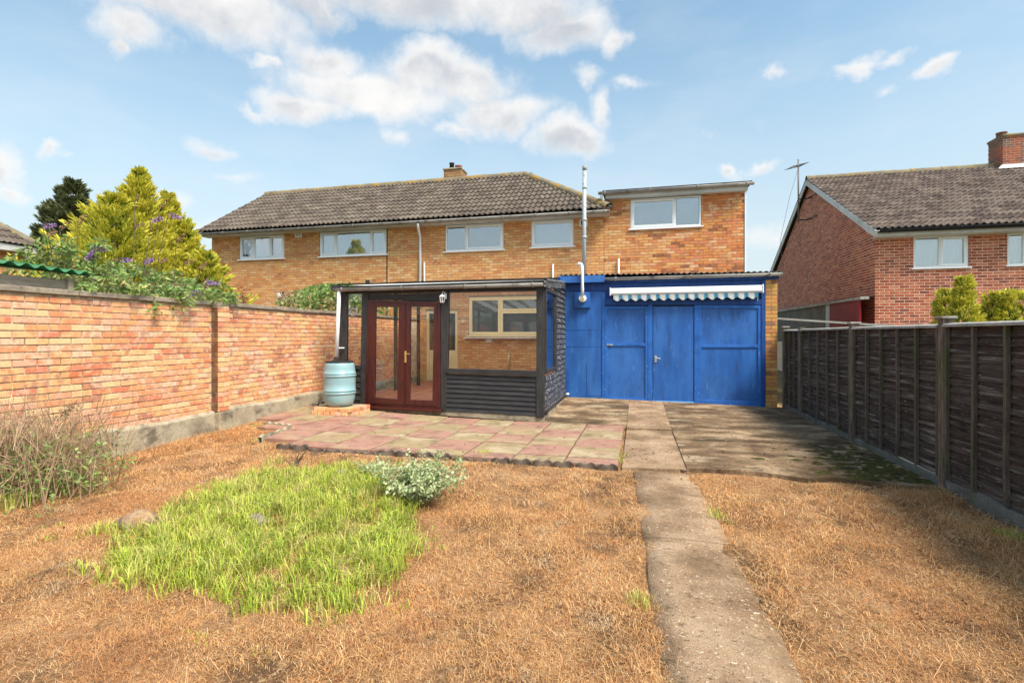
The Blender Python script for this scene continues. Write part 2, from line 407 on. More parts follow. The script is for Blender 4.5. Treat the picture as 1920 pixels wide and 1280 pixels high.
m_ridge = M('ridge_tile', [(.17, .14, .10), (.26, .22, .15)], scale=3, rough=.95, bump=.5, fine=.25, stains=[((.42, .24, .05), 3.5, .48, .62, .75), ((.22, .22, .16), 9, .5, .7, .6)], spec=.1)
m_under = M('roof_felt', [(.03, .026, .022)], fine=.1)
m_white = M('white_upvc', [(.86, .87, .88), (.82, .83, .84)], scale=1.5, rough=.35, fine=.03, stains=[((.5, .47, .4), 5, .6, .8, .25)])
m_fascia = M('painted_fascia', [(.62, .62, .60), (.50, .49, .46)], scale=1.5, rough=.6, fine=.08, stains=[((.25, .22, .18), 6, .55, .75, .5)])
m_gut = M('grey_gutter', [(.40, .38, .36), (.25, .235, .22)], scale=2, rough=.55, fine=.15, stains=[((.09, .08, .07), 5, .52, .66, .8)])
m_gutd = M('gap_shade_black', [(.02, .02, .022)], rough=.6, spec=.2, fine=.1)
m_pipe = M('grey_flue', [(.50, .53, .56), (.38, .41, .43)], scale=2, rough=.45, fine=.08, stretch=(1, 1, .3), stains=[((.15, .15, .14), 7, .58, .7, .6)])
m_cream = M('cream_paint', [(.84, .69, .40), (.78, .62, .34)], rough=.5, fine=.06)
m_curt = M('net_curtain', [(.62, .70, .74), (.50, .58, .64)], scale=3, rough=.9, fine=.1, stretch=(6, 1, .3))
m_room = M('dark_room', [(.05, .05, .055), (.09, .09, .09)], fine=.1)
m_blind = M('pale_blind', [(.46, .52, .55), (.40, .46, .50)], fine=.08)
m_glass = glassmat('window_glass', .24)
m_glassc = glassmat('clear_glass', .0, (.98, .98, .97))
m_black = M('black_timber', [(.024, .022, .023), (.042, .039, .04)], scale=4, rough=.55, bump=.25, bscale=40, stretch=(1, 1, 5), fine=.25, stains=[((.17, .165, .16), 14, .63, .75, .5, (1, 1, 4))])
m_blackv = M('black_post', [(.026, .025, .026), (.048, .045, .045)], scale=4, rough=.55, bump=.25, bscale=40, stretch=(5, 5, 1), fine=.25, stains=[((.16, .155, .15), 12, .63, .75, .5)])
m_side = M('worn_black_timber', [(.035, .035, .038), (.085, .08, .082)], scale=4, rough=.5, bump=.3, bscale=40, stretch=(1, 1, 5), fine=.3, stains=[((.42, .40, .40), 9, .52, .66, .8, (1, 1, 3))])
m_maroon = M('maroon_upvc', [(.050, .010, .008), (.08, .015, .012)], scale=5, rough=.35, fine=.2, stretch=(4, 1, 1), spec=.5)
m_blue = M('blue_paint', [(.010, .075, .29), (.016, .11, .40), (.03, .15, .48)], scale=1.6, rough=.5, bump=.1, bscale=30, stretch=(3.2, 1, .5), fine=.1, fscale=14, contrast=(.2, .8), stains=[((.012, .05, .21), 1.3, .5, .75, .6), ((.05, .18, .50), 1.1, .42, .7, .5, (1.5, 1, .8)), ((.20, .38, .72), 8, .58, .76, .5, (2.5, 1, .4)), ((.02, .045, .12), 2.2, .54, .72, .6, (3, 1, .5)), ((.03, .06, .14), 34, .64, .72, .6)], spec=.5)
m_blued = M('dark_blue_paint', [(.012, .05, .21), (.016, .075, .30)], scale=3, rough=.55, fine=.15, stretch=(4, 1, 1), stains=[((.15, .30, .6), 22, .66, .8, .35)])
m_bluet = M('blue_trim', [(.02, .12, .44), (.03, .15, .50)], scale=3, rough=.5, fine=.15, stains=[((.25, .42, .70), 16, .58, .72, .6), ((.01, .05, .2), 2, .5, .7, .5)])
m_bluel = M('light_blue_strip', [(.12, .42, .78), (.2, .5, .8)], rough=.4)
m_silver = M('silver', [(.6, .6, .6)], metallic=.8, rough=.3, fine=.05)
m_brass = M('brass', [(.75, .55, .22)], metallic=.8, rough=.3, fine=.05)
m_corr = M('corrugated_sheet', [(.10, .10, .095), (.20, .19, .18)], scale=2, rough=.8, fine=.2)
m_edge = M('dark_edging', [(.10, .075, .06), (.17, .13, .10)], scale=6, rough=.95, fine=.3, bump=.4)
m_conc = M('plinth_concrete', [(.33, .27, .19), (.42, .36, .26), (.22, .18, .13)], scale=2.2, rough=.95, bump=.6, bscale=45, fine=.2, stains=[((.08, .065, .05), 2.6, .5, .66, .75, (1, 1, 1.5)), ((.12, .10, .035), 5, .6, .72, .6)], spec=.15)
m_cope = M('coping_concrete', [(.36, .30, .23), (.24, .20, .16)], scale=4, rough=.95, bump=.6, bscale=50, fine=.25, stains=[((.08, .07, .055), 7, .5, .68, .6)], spec=.15)
m_fence = M('fence_board', [], scale=3, rough=.85, bump=.5, bscale=30, stretch=(1, .6, 7), tone=[(.040, .028, .023), (.068, .050, .041), (.048, .035, .029), (.10, .08, .068), (.058, .042, .035)], toneamt=.7, fine=.4, fscale=9,
             stains=[((.30, .265, .24), 5, .52, .70, .7, (1, .3, 6)), ((.50, .46, .43), 26, .62, .72, .7, (1, .35, 3.5)), ((.02, .015, .012), 5, .58, .7, .7, (1, .5, 2))], spec=.15)
m_post = M('fence_post', [(.13, .09, .068), (.21, .165, .13), (.075, .055, .045)], scale=5, rough=.9, bump=.4, bscale=40, stretch=(4, 4, .6), fine=.3, stains=[((.10, .11, .05), 3, .5, .7, .6)], spec=.15)
m_batten = M('fence_batten', [(.085, .07, .055), (.15, .13, .10)], scale=5, rough=.9, stretch=(4, 4, .6), fine=.3, stains=[((.075, .10, .035), 3, .5, .66, .6)], spec=.15)
m_cap = M('weathered_cap', [(.40, .38, .35), (.26, .24, .215)], scale=6, rough=.9, fine=.25, stretch=(3, .5, 1), stains=[((.22, .25, .06), 6, .6, .7, .5), ((.10, .09, .08), 9, .55, .7, .5)], spec=.15)
m_gravb = M('gravel_board', [(.20, .195, .18), (.10, .105, .08)], scale=4, rough=.95, fine=.2, bump=.4, stains=[((.09, .12, .05), 3, .5, .65, .7)])
m_slabR = M('red_slab', [(.31, .155, .115), (.39, .215, .16), (.25, .13, .10)], scale=2.2, rough=.9, bump=.4, bscale=90, fine=.15, stains=[((.40, .31, .19), 1.7, .50, .7, .8), ((.15, .11, .07), 3, .54, .70, .65), ((.5, .4, .3), 30, .6, .7, .4)], spec=.15)
m_slabB = M('buff_slab', [(.38, .28, .16), (.31, .23, .13), (.44, .34, .22)], scale=2.2, rough=.9, bump=.4, bscale=90, fine=.15, stains=[((.38, .22, .15), 1.5, .52, .70, .6), ((.15, .11, .065), 3.3, .52, .68, .7), ((.5, .4, .3), 30, .6, .7, .4)], spec=.15)
m_yard = M('yard_concrete', [(.13, .082, .048), (.25, .165, .098), (.44, .31, .19)], scale=2.3, detail=9, rough=.95, bump=.6, bscale=70, fine=.35, fscale=55, stretch=(.8, 1.1, 1), contrast=(.34, .70),
            stains=[((.06, .043, .028), 1.2, .48, .62, .65, (.8, 1.3, 1)), ((.54, .43, .29), 1.6, .56, .66, .6, (.6, 1.4, 1)), ((.05, .035, .022), 14, .54, .66, .6), ((.035, .03, .022), 38, .56, .66, .55)], spec=.1)
m_path = M('path_concrete', [(.22, .135, .08), (.36, .235, .145), (.45, .31, .20)], scale=2.2, detail=8, rough=.95, bump=.9, bscale=130, fine=.3, fscale=110,
            stains=[((.72, .60, .44), 45, .59, .65, .9), ((.07, .05, .03), 42, .57, .66, .75), ((.14, .09, .05), 1.7, .46, .66, .6), ((.10, .07, .04), 12, .56, .68, .6)], spec=.1)
m_soil = M('dry_lawn_soil', [(.13, .075, .042), (.34, .18, .085), (.46, .27, .14)], scale=2.2, detail=10, rough=1, bump=1, bscale=90, fine=.45, fscale=60, stains=[((.09, .06, .04), 2.6, .56, .72, .6), ((.55, .36, .20), 24, .52, .64, .6), ((.07, .045, .03), 38, .56, .66, .6)], spec=.05, bdist=.02)
m_straw = M('dry_grass', [], scale=1.5, detail=4, rough=.75, tone=[(.50, .19, .06), (.74, .43, .18), (.64, .30, .10), (.86, .58, .29), (.40, .15, .055), (.78, .48, .22), (.92, .72, .46)], toneamt=.55, fine=.3, fscale=1.3, trans=.25, spec=.15, stains=[((.15, .09, .06), 1.9, .54, .68, .75), ((.24, .15, .10), 6.5, .55, .68, .6), ((.62, .29, .12), 1.0, .50, .66, .65), ((.86, .66, .42), 2.6, .56, .68, .5), ((.34, .34, .10), 1.1, .62, .72, .35)])
m_grass = M('green_grass', [], scale=1.5, rough=.55, tone=[(.15, .25, .03), (.44, .50, .05), (.24, .36, .035), (.58, .60, .10), (.10, .18, .03), (.50, .53, .07), (.62, .46, .22), (.32, .42, .045), (.62, .64, .12)], toneamt=.95, fine=.25, fscale=2, trans=.1, spec=.25)
m_gold = M('golden_foliage', [], scale=1.2, rough=.6, tone=[(.62, .52, .05), (.52, .46, .045), (.66, .50, .06), (.40, .40, .04), (.60, .40, .05), (.30, .34, .035), (.22, .26, .04), (.45, .24, .07)], toneamt=.0, fine=.2, trans=.3, spec=.2)
m_leaf = M('shrub_leaf', [], scale=2, rough=.55, tone=[(.14, .27, .06), (.26, .40, .09), (.18, .32, .07), (.38, .50, .18), (.11, .22, .06), (.46, .50, .16), (.50, .42, .18)], toneamt=.8, fine=.2, trans=.3, spec=.3)
m_dark = M('dark_foliage', [], scale=1, rough=.7, tone=[(.07, .095, .04), (.13, .15, .06), (.09, .115, .05), (.17, .18, .075), (.20, .19, .09)], toneamt=.8, fine=.2, trans=.15, spec=.2)
m_brown = M('dead_foliage', [], scale=1, rough=.9, tone=[(.26, .10, .05), (.34, .14, .07), (.20, .07, .04), (.40, .20, .10)], toneamt=.8, trans=.1, spec=.1)
m_var = M('variegated_leaf', [], scale=2, rough=.55, tone=[(.30, .42, .16), (.56, .60, .34), (.40, .50, .22), (.66, .66, .44), (.20, .32, .10), (.50, .56, .28)], toneamt=.8, trans=.25, spec=.25)
m_barkd = M('withered_leaf', [], scale=3, rough=.9, tone=[(.12, .06, .035), (.18, .09, .05), (.08, .05, .03)], toneamt=.9, spec=.1)
m_bark = M('bark', [(.14, .10, .07), (.22, .16, .11)], scale=8, rough=.95, bump=.5, stretch=(1, 1, .3), spec=.1)
m_twig = M('dry_twig', [], scale=2, rough=.9, tone=[(.34, .22, .14), (.44, .30, .19), (.28, .17, .11), (.50, .38, .24)], toneamt=.9, spec=.1)
m_purple = M('purple_flower', [], scale=4, rough=.8, tone=[(.34, .18, .42), (.44, .28, .52), (.28, .14, .36), (.54, .38, .58)], toneamt=.8, fine=.3, spec=.1)
m_spent = M('spent_flower', [], scale=4, rough=.95, tone=[(.32, .18, .10), (.40, .25, .15), (.24, .13, .09)], toneamt=.8, fine=.3, spec=.1)
m_barrel = M('barrel_plastic', [(.22, .38, .42), (.27, .43, .46)], scale=3, rough=.38, fine=.05, stains=[((.30, .36, .33), 4, .5, .7, .4, (1, 1, .3)), ((.12, .15, .12), 9, .62, .74, .4)], spec=.5)
m_bdark = M('black_plastic', [(.02, .02, .02)], rough=.4, fine=.1)
m_rock = M('stone', [(.30, .16, .08), (.40, .26, .16), (.19, .11, .07)], scale=7, rough=.95, bump=.8, bscale=25, fine=.3, stains=[((.10, .08, .07), 14, .58, .68, .7), ((.55, .48, .38), 10, .6, .7, .6)])
m_shed = M('shed_board', [(.38, .29, .21), (.52, .42, .33), (.26, .20, .15)], scale=3, rough=.9, bump=.4, stretch=(1, .4, 6), fine=.25)
m_green = M('green_corrugated', [(.03, .16, .06), (.05, .24, .10)], scale=5, rough=.4, fine=.15, trans=.2)
m_cloth = M('awning_white', [(.66, .66, .64), (.52, .52, .49)], scale=8, rough=.9, fine=.12, stains=[((.3, .3, .28), 9, .58, .75, .4)], trans=.2)
m_clothb = M('awning_blue', [(.07, .30, .50), (.09, .36, .56)], scale=8, rough=.9, fine=.12, trans=.2)
m_poly = M('polycarbonate', [(.90, .90, .86), (.84, .84, .80)], rough=.4, fine=.02, trans=.93)
m_redtile = M('quarry_tile', [(.40, .14, .09), (.48, .20, .13)], scale=4, rough=.5, fine=.15)
m_ground = M('far_ground', [(.12, .11, .05), (.18, .15, .08)], scale=.3, rough=1)
m_doorred = M('red_door_paint', [(.17, .012, .018), (.22, .02, .025)], scale=2, rough=.6, fine=.1, spec=.15)
m_render = M('grey_render', [(.11, .105, .09), (.16, .15, .13)], scale=3, rough=.95, fine=.25)
m_moss = M('moss', [(.055, .05, .012), (.10, .085, .015), (.035, .03, .012)], scale=6, rough=1, bump=1, bscale=120, fine=.4, bdist=.02)
m_steel = M('aerial_metal', [(.20, .19, .19), (.12, .11, .11)], rough=.6, fine=.1)
m_lead = M('lead_flashing', [(.50, .53, .56), (.62, .64, .66)], scale=4, rough=.5, fine=.1)

# ------------------------------------------------------------------ ground
def sheet(name, poly_fn, xs, ys, z_off, mat, parent=None, **kw):
    """grid sheet following the ground height; poly_fn(x,y)->(X,Y)"""
    V = []; F = []
    for j, y in enumerate(ys):
        for i, x in enumerate(xs):
            X, Y = poly_fn(x, y); V.append((X, Y, float(gh(X, Y))+z_off))
    n = len(xs)
    for j in range(len(ys)-1):
        for i in range(n-1): F.append((j*n+i, j*n+i+1, (j+1)*n+i+1, (j+1)*n+i))
    mb = MB(); mb.add(V, F); return mb.build(name, mat, parent, smooth=True, **kw)
mb = MB(); mb.add([(-900, -900, -.16), (900, -900, -.16), (900, 900, -.16), (-900, 900, -.16)], [(0, 1, 2, 3)])
mb.build('ground', m_ground, kind='structure')
ident = lambda x, y: (x, y)
xs = list(np.linspace(-6.25, 2.9, 60)); ys = list(np.linspace(-4, 14, 110))
lb = sheet('lawn', ident, xs, ys, -.03, m_soil, kind='structure')
me = lb.data; co_ = np.zeros(len(me.vertices)*3); me.vertices.foreach_get('co', co_); co_ = co_.reshape(-1, 3)
wx, wy = co_[:, 0]+lb.location.x, co_[:, 1]+lb.location.y
bumpz = (.012*np.sin(wx*5.1+wy*3.3)+.010*np.sin(wy*7.7-wx*2.9)+.008*np.sin(wx*11+1))*(wy < 5.5)
mound = .10*np.exp(-(((wx+2.45)/1.0)**2+((wy-3.75)/1.0)**2))
def lawnz(x, y):
    x = np.asarray(x); y = np.asarray(y)
    return gh(x, y)-.03+(.012*np.sin(x*5.1+y*3.3)+.010*np.sin(y*7.7-x*2.9)+.008*np.sin(x*11+1))*(y < 5.5)+.10*np.exp(-(((x+2.45)/1.0)**2+((y-3.75)/1.0)**2))
co_[:, 2] += bumpz+mound; me.vertices.foreach_set('co', co_.ravel()); me.update()
# yard of concrete bays with joints, each bay a piece
yard = thing('concrete_yard', (.6, 8.3, 0), None, None, kind='structure')
def bay(q, n=10, zo=.02, mat=None):
    mat = mat or m_yard
    mb = MB(); V = []; F = []
    for j in range(n+1):
        for i in range(n+1):
            a, b = i/n, j/n
            X = (q[0][0]*(1-a)+q[1][0]*a)*(1-b)+(q[3][0]*(1-a)+q[2][0]*a)*b
            Y = (q[0][1]*(1-a)+q[1][1]*a)*(1-b)+(q[3][1]*(1-a)+q[2][1]*a)*b
            if j == 0: Y += .05*math.sin(X*7)+.03*math.sin(X*17+2) if q[0][1] < 6 and X > .5 else 0
            V.append((X, Y, float(gh(X, Y))+zo))
    k = n+1
    F = [(j*k+i, j*k+i+1, (j+1)*k+i+1, (j+1)*k+i) for j in range(n) for i in range(n)]
    m0 = len(V)
    edge = [i for i in range(k)]+[j*k+n for j in range(1, k)]+[n*k+i for i in range(n-1, -1, -1)]+[j*k for j in range(n-1, 0, -1)]
    V += [(V[i][0], V[i][1], V[i][2]-.08) for i in edge]
    for a in range(len(edge)):
        b = (a+1) % len(edge); F.append((edge[a], m0+a, m0+b, edge[b]))
    mb.add(V, F); return mb.build('concrete_bay', mat, yard)
bay([(-1.62, 8.42), (-.164, 8.42), (-.164, 11.02), (-1.72, 11.02)])
bay([(-.16, 5.62), (.508, 5.70), (.508, 8.108), (-.16, 8.108)], zo=.002, mat=m_path)
bay([(-.16, 8.112), (.508, 8.112), (.508, 11.02), (-.16, 11.02)], mat=m_path)
bay([(.512, 5.78), (2.76, 5.52), (2.76, 7.363), (.512, 7.363)], zo=.014)
bay([(.512, 7.367), (2.76, 7.367), (2.76, 9.413), (.512, 9.413)], zo=.019)
bay([(.512, 9.417), (1.5, 9.417), (1.5, 11.02), (.512, 11.02)], zo=.022)
bay([(1.504, 9.417), (2.76, 9.417), (2.76, 11.02), (1.504, 11.02)], zo=.016)
def pathf(a, b):
    Y = -3.5+b*9.05; k = (5.8-Y)/3.6
    return (-.05+.16*k)*(1-a)+(.54+.135*k)*a+.006*math.sin(Y*4+a*3), Y
path = thing('garden_path', (.3, 3, 0), None, None, kind='structure')
for (b0, b1) in ((0, .60), (.6006, .80), (.8006, 1.0)):
    V = []; F = []; nn = 30
    for j in range(nn+1):
        for i in range(5):
            X, Y = pathf(i/4, b0+(b1-b0)*j/nn)
            X += (.004*math.sin(Y*13+i) if i in (0, 4) else 0); V.append((X, Y, -.001 if 0 < i < 4 else -.014))
        X, Y = pathf(0, b0+(b1-b0)*j/nn); V.append((X-.01, Y, -.05)); X, Y = pathf(1, b0+(b1-b0)*j/nn); V.append((X+.01, Y, -.05))
    for j in range(nn):
        for i in range(4): F.append((j*7+i, j*7+i+1, (j+1)*7+i+1, (j+1)*7+i))
        F.append((j*7+5, j*7, (j+1)*7, (j+1)*7+5)); F.append((j*7+4, j*7+6, (j+1)*7+6, (j+1)*7+4))
    mb = MB(); mb.add(V, F); mb.build('path_section', m_path, path, smooth=True)
# patio slabs
patio = thing('patio', (-3, 7, 0), None, None, kind='structure')
yrows = [8.42, 7.80, 7.18, 6.56, 5.94, 5.66]; cx0 = -.20
mb = MB(); mb.box(-4.4, -.18, 5.60, 8.5, -.2, -.085); mb.build('patio_bed', m_soil, patio)
V = []
for c in range(10):
    x1 = cx0-c*.60; x0 = x1-.60
    if x0 < -6.12: x0 = -6.12
    if x1-x0 < .1: continue
    rows = [(yrows[i+1], yrows[i]) for i in range(5)]
    if c >= 8: rows.append((8.42, 8.52))
    for r_, (ya, yb) in enumerate(rows):
        if (c == 7 and r_ >= 4) or (c == 8 and 3 <= r_ < 5) or (c == 9 and 2 <= r_ < 5): continue
        tz = random.uniform(-.004, .004); mb = MB(); g_ = .011
        q = [(x0+g_, ya+g_), (x1-g_, ya+g_), (x1-g_, yb-g_), (x0+g_, yb-g_)]
        top = [(a, b, float(gh(a, b))+.018+tz+random.uniform(-.002, .002)) for a, b in q]
        bot = [(a, b, z-.05) for a, b, z in top]
        mb.add(top+bot, [(0, 1, 2, 3), (0, 4, 5, 1), (1, 5, 6, 2), (2, 6, 7, 3), (3, 7, 4, 0)])
        red = (c+r_) % 2 == 0
        if random.random() < .06: red = not red
        mb.build('slab', m_slabR if red else m_slabB, patio, bev=.006)
# scalloped edging
edg = thing('scalloped_edging', (-2.6, 5.58, 0), 'dark grey scalloped concrete edging along the front of the red and buff patio', 'edging')
x = -.2
for i in range(9):
    x1 = x-.46; mb = MB(); n = 18; ys0 = 5.60+.006*i+random.uniform(-.01, .01); dz = random.uniform(-.05, -.03) if i not in (3, 6, 7) else -.068
    V = []
    for j in range(n+1):
        a = j/n; X = x+(x1-x)*a; ph = a*4; z = .045+.03*abs(math.sin(math.pi*ph))+dz
        yy = ys0+.02*math.sin(2*math.pi*ph*.5)
        V += [(X, yy-.02, -.05), (X, yy-.02, z), (X, yy+.02, z), (X, yy+.02, -.05)]
    F = [(j*4+k, j*4+k+1, j*4+k+5, j*4+k+4) for j in range(n) for k in range(3)]
    mb.add(V, F); mb.build('edging_piece', m_edge, edg, smooth=False)
    x = x1-.02
q = onG(505, 822); q2 = onG(600, 797) 
edg2 = thing('loose_edging', (q.x, q.y, 0), 'two loose dark concrete edging pieces at the left end of the patio', 'edging')
for (a, b) in (((487, 827), (545, 808)), ((497, 799), (545, 804))):
    a = onG(*a); b = onG(*b); mb = MB(); n = 16; V = []
    for j in range(n+1):
        p_ = a.lerp(b, j/n); z = .055+.025*abs(math.sin(math.pi*4*j/n)); dx = (b-a).normalized().cross(Vector((0, 0, 1)))*.025
        V += [p_-dx+Vector((0, 0, -.03)), p_-dx+Vector((0, 0, z)), p_+dx+Vector((0, 0, z)), p_+dx+Vector((0, 0, -.03))]
    mb.add(V, [(j*4+k, j*4+k+1, j*4+k+5, j*4+k+4) for j in range(n) for k in range(3)]); mb.build('edging_piece', m_conc, edg2)

# ------------------------------------------------------------------ windows
def make_window(parent, x0, x1, z0, z1, Y, panes, frame=m_white, back=None, sill=True, fw=.05, glass=m_glass, curtain=False, transoms=None, name='window'):
    """panes: (xa, xb, opening) in absolute X; each pane and casement is a sub-part of the window"""
    mb = MB(); y0, y1 = Y+.012, Y+.085
    mb.box(x0, x1, y0, y1, z1-fw, z1); mb.box(x0, x1, y0, y1, z0, z0+fw)
    mb.box(x0, x0+fw, y0+.001, y1, z0+fw, z1-fw); mb.box(x1-fw, x1, y0+.001, y1, z0+fw, z1-fw)
    for (a, b) in zip(panes, panes[1:]):
        m_ = (a[1]+b[0])/2; mb.box(m_-fw*.5, m_+fw*.5, y0+.002, y1, z0+fw, z1-fw)
    w = mb.build(name, frame, parent, bev=.006)
    edges = [x0+fw]+[(a[1]+b[0])/2 for a, b in zip(panes, panes[1:]) for _ in (0, 1)]+[x1-fw]
    for i, pn in enumerate(panes):
        xa = edges[2*i]+(fw*.5 if i else 0); xb = edges[2*i+1]-(fw*.5 if i < len(panes)-1 else 0); za, zb = z0+fw, z1-fw
        cells = [(za, zb)]
        if len(pn) > 3:
            cells = [(za, pn[3]-.02), (pn[3]+.02, zb)]
            mb = MB(); mb.box(xa, xb, y0+.003, y1, pn[3]-.03, pn[3]+.03); mb.build('transom', frame, w, bev=.005)
        for ci, (ca, cb) in enumerate(cells):
            fa = .045 if pn[2] else .012
            if pn[2]:
                mb = MB(); q0, q1 = y0-.014, y1-.02
                mb.box(xa-.012, xb+.012, q0, q1, cb-fa, cb+.012); mb.box(xa-.012, xb+.012, q0, q1, ca-.012, ca+fa)
                mb.box(xa-.012, xa+fa, q0+.001, q1, ca+fa, cb-fa); mb.box(xb-fa, xb+.012, q0+.001, q1, ca+fa, cb-fa)
                mb.build('casement', frame, w, bev=.005)
            mb = MB(); mb.box(xa+fa-.004, xb-fa+.004, y0+.022, y0+.030, ca+fa-.004, cb-fa+.004); mb.build('pane', glass, w)
    if sill:
        mb = MB(); mb.box(x0-.05, x1+.05, Y-.055, y1, z0-.035, z0-.002); mb.build('sill', frame, w, bev=.006)
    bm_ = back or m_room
    if curtain:
        mb = MB(); n = int((x1-x0)/.025); V = []
        for i in range(n+1):
            X = x0+(x1-x0)*i/n; yy = Y+.14+.02*math.sin(i*1.1)+.012*math.sin(i*.47+1)
            V += [(X, yy, z0), (X, yy, z1)]
        mb.add(V, [(2*i, 2*i+2, 2*i+3, 2*i+1) for i in range(n)]); mb.build('curtain', m_curt, w, smooth=True)
        mb = MB(); mb.box(x0-.05, x1+.05, Y+.19, Y+.22, z0-.05, z1+.05); mb.build('room_lining', m_curt, w)
    else:
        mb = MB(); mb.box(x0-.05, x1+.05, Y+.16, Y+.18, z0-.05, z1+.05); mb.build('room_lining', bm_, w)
    return w
def pxwin(Y, xa, xb, yt, yb):
    a = onY(xa, yt[0], Y); b = onY(xb, yt[1], Y); c = onY(xa, yb[0], Y); d_ = onY(xb, yb[1], Y)
    return a.x, b.x, (c.z+d_.z)/2, (a.z+b.z)/2
def pX(px, Y): return onY(px, 500, Y).x

# ------------------------------------------------------------------ main house
HY = 13.7; EZ = 4.66
house = thing('brick_house', (-5.4, 16.4, 0), 'long two storey yellow brick house with brown tiled roof behind the conservatory and blue garage', 'house')
X_L, X_R, X_P = -13.35, 2.59, -.86       # left end, right end, start of extension above the eaves
w1 = pxwin(HY, 449, 533, (440, 436), (487, 484)); w2 = pxwin(HY, 599, 725.5, (430, 425), (482, 476)); w3 = pxwin(HY, 835, 944, (419, 415), (472, 467))
w4 = pxwin(HY, 996, 1075.5, (410, 406), (465, 460)); w5 = pxwin(HY, 1182, 1315, (371, 362), (430, 423)); vt = pxwin(HY, 554, 567, (433, 432), (446, 445))
fl = pxwin(HY, 1087, 1102, (412, 411), (425, 424))
wi = pxwin(HY, 879, 1018, (557, 555), (628, 629)); dr = (onY(800, 600, HY).x, onY(858, 600, HY).x, .12, 2.12)
SOF = 4.56
holes = [(a, b, c, e) for a, b, c, e in (w1, w2, w3, w4, w5, wi, dr)]
clipw = lambda w, z: (w[0], w[1], w[2], min(w[3], z))
w1, w2, w3, w4 = [clipw(w, SOF-.004) for w in (w1, w2, w3, w4)]; w5 = clipw(w5, 4.985)
ctop = lambda x: SOF if x < X_P else 5.0
main_h = [(h[0], h[1], h[2], h[3]) for h in holes]
m_brickShade = M('shaded_pier_brick', [], scale=5, rough=.95, bump=.4, bscale=70, tone=[(.20, .10, .05), (.30, .16, .08), (.16, .08, .045), (.26, .10, .06)], fine=.25, spec=.1, stains=[((.07, .055, .04), 3, .45, .65, .7)])  # pier's near face: shade put into a darker brick colour, stains over it
BR = lay(X_L, X_P, 1.9, SOF, main_h, z_ref=.0)+lay(-6.1, -1.72, .05, 1.875, main_h, z_ref=0.)
BX = lay(X_P+.01, X_R, 2.55, 5.0, main_h, z_ref=0., bond0=1)
hw = MB(); wall_sheet(hw, (0, HY, 0), (1, 0, 0), X_L, X_R, -.1, SOF, main_h); wall_sheet(hw, (0, HY, 0), (1, 0, 0), X_P, X_R, SOF, 5.0, main_h)
hw.box(X_R-.03, X_R, HY+.003, HY+6, -.1, 5.0); hw.box(X_L, X_L+.03, HY+.003, HY+6.2, -.1, SOF)
hw.add([(X_L, HY, SOF), (X_L, HY+5.6, SOF), (X_L, HY+2.8, 6.55)], [(0, 1, 2)])
wallo = hw.build('wall', m_mortH, house)
brickwork(wallo, (0, HY, 0), (1, 0, 0), (0, -1, 0), BR, m_brickH, 0)
wx2 = MB(); wx2.box(X_P+.0, X_R, HY+.2, HY+.22, 2.5, 5.0); wallx = wx2.build('extension_wall', m_mortH, house)
_pm = [min(.95, max(.15, (b[0]+1.1)/2.2)) for b in BX]; _pk = [random.random() < p_ for p_ in _pm]
brickwork(wallx, (0, HY, 0), (1, 0, 0), (0, -1, 0), [b for b, k_ in zip(BX, _pk) if k_], m_brickX, 200)
brickwork(wallx, (0, HY, 0), (1, 0, 0), (0, -1, 0), [b for b, k_ in zip(BX, _pk) if not k_], m_brickH, 100)
mb = MB(); lx = pX(726, HY); mb.box(lx-.012, lx+.012, HY-.016, HY, 1.9, SOF); mb.build('party_joint', m_gutd, house)
def inpx(w, *pxs): return [(pX(a, HY), pX(b, HY), o) for a, b, o in pxs]
make_window(house, *w1, HY, inpx(w1, (454, 473, 1), (479, 503, 0), (508, 529, 1)), curtain=True)
make_window(house, *w2, HY, inpx(w2, (606, 626, 1), (633, 691, 0), (697, 720, 1)), curtain=True)
make_window(house, *w3, HY, inpx(w3, (840, 869, 0), (878, 937, 1)))
make_window(house, *w4, HY, inpx(w4, (1004, 1068, 1)), back=m_blind)
make_window(house, *w5, HY, inpx(w5, (1190, 1261, 1), (1271, 1309, 0)))
p_i = pX(935, HY)
zt = onY(960, 583, HY).z
make_window(house, *wi, HY, [(wi[0]+.05, p_i, 1), (p_i+.1, wi[1]-.05, 1, zt)], frame=m_cream, glass=m_glassc)
# inner back door
mb = MB(); mb.box(dr[0], dr[0]+.07, HY-.01, HY+.08, dr[2], dr[3]); mb.box(dr[1]-.07, dr[1], HY-.01, HY+.08, dr[2], dr[3]); mb.box(dr[0]+.07, dr[1]-.07, HY-.01, HY+.08, dr[3]-.07, dr[3])
idr = mb.build('back_door', m_cream, house, bev=.006)
mb = MB(); mb.box(dr[0]+.07, dr[1]-.07, HY+.03, HY+.07, dr[2], 1.0); mb.build('door_panel', m_cream, idr, bev=.004)
mb = MB(); mb.box(dr[0]+.07, dr[1]-.07, HY+.05, HY+.055, 1.0, dr[3]-.07); mb.build('pane', m_glassc, idr)
mb = MB(); mb.box(dr[0], dr[1], HY+.1, HY+.12, 0, dr[3]); mb.build('room_lining', m_room, idr)
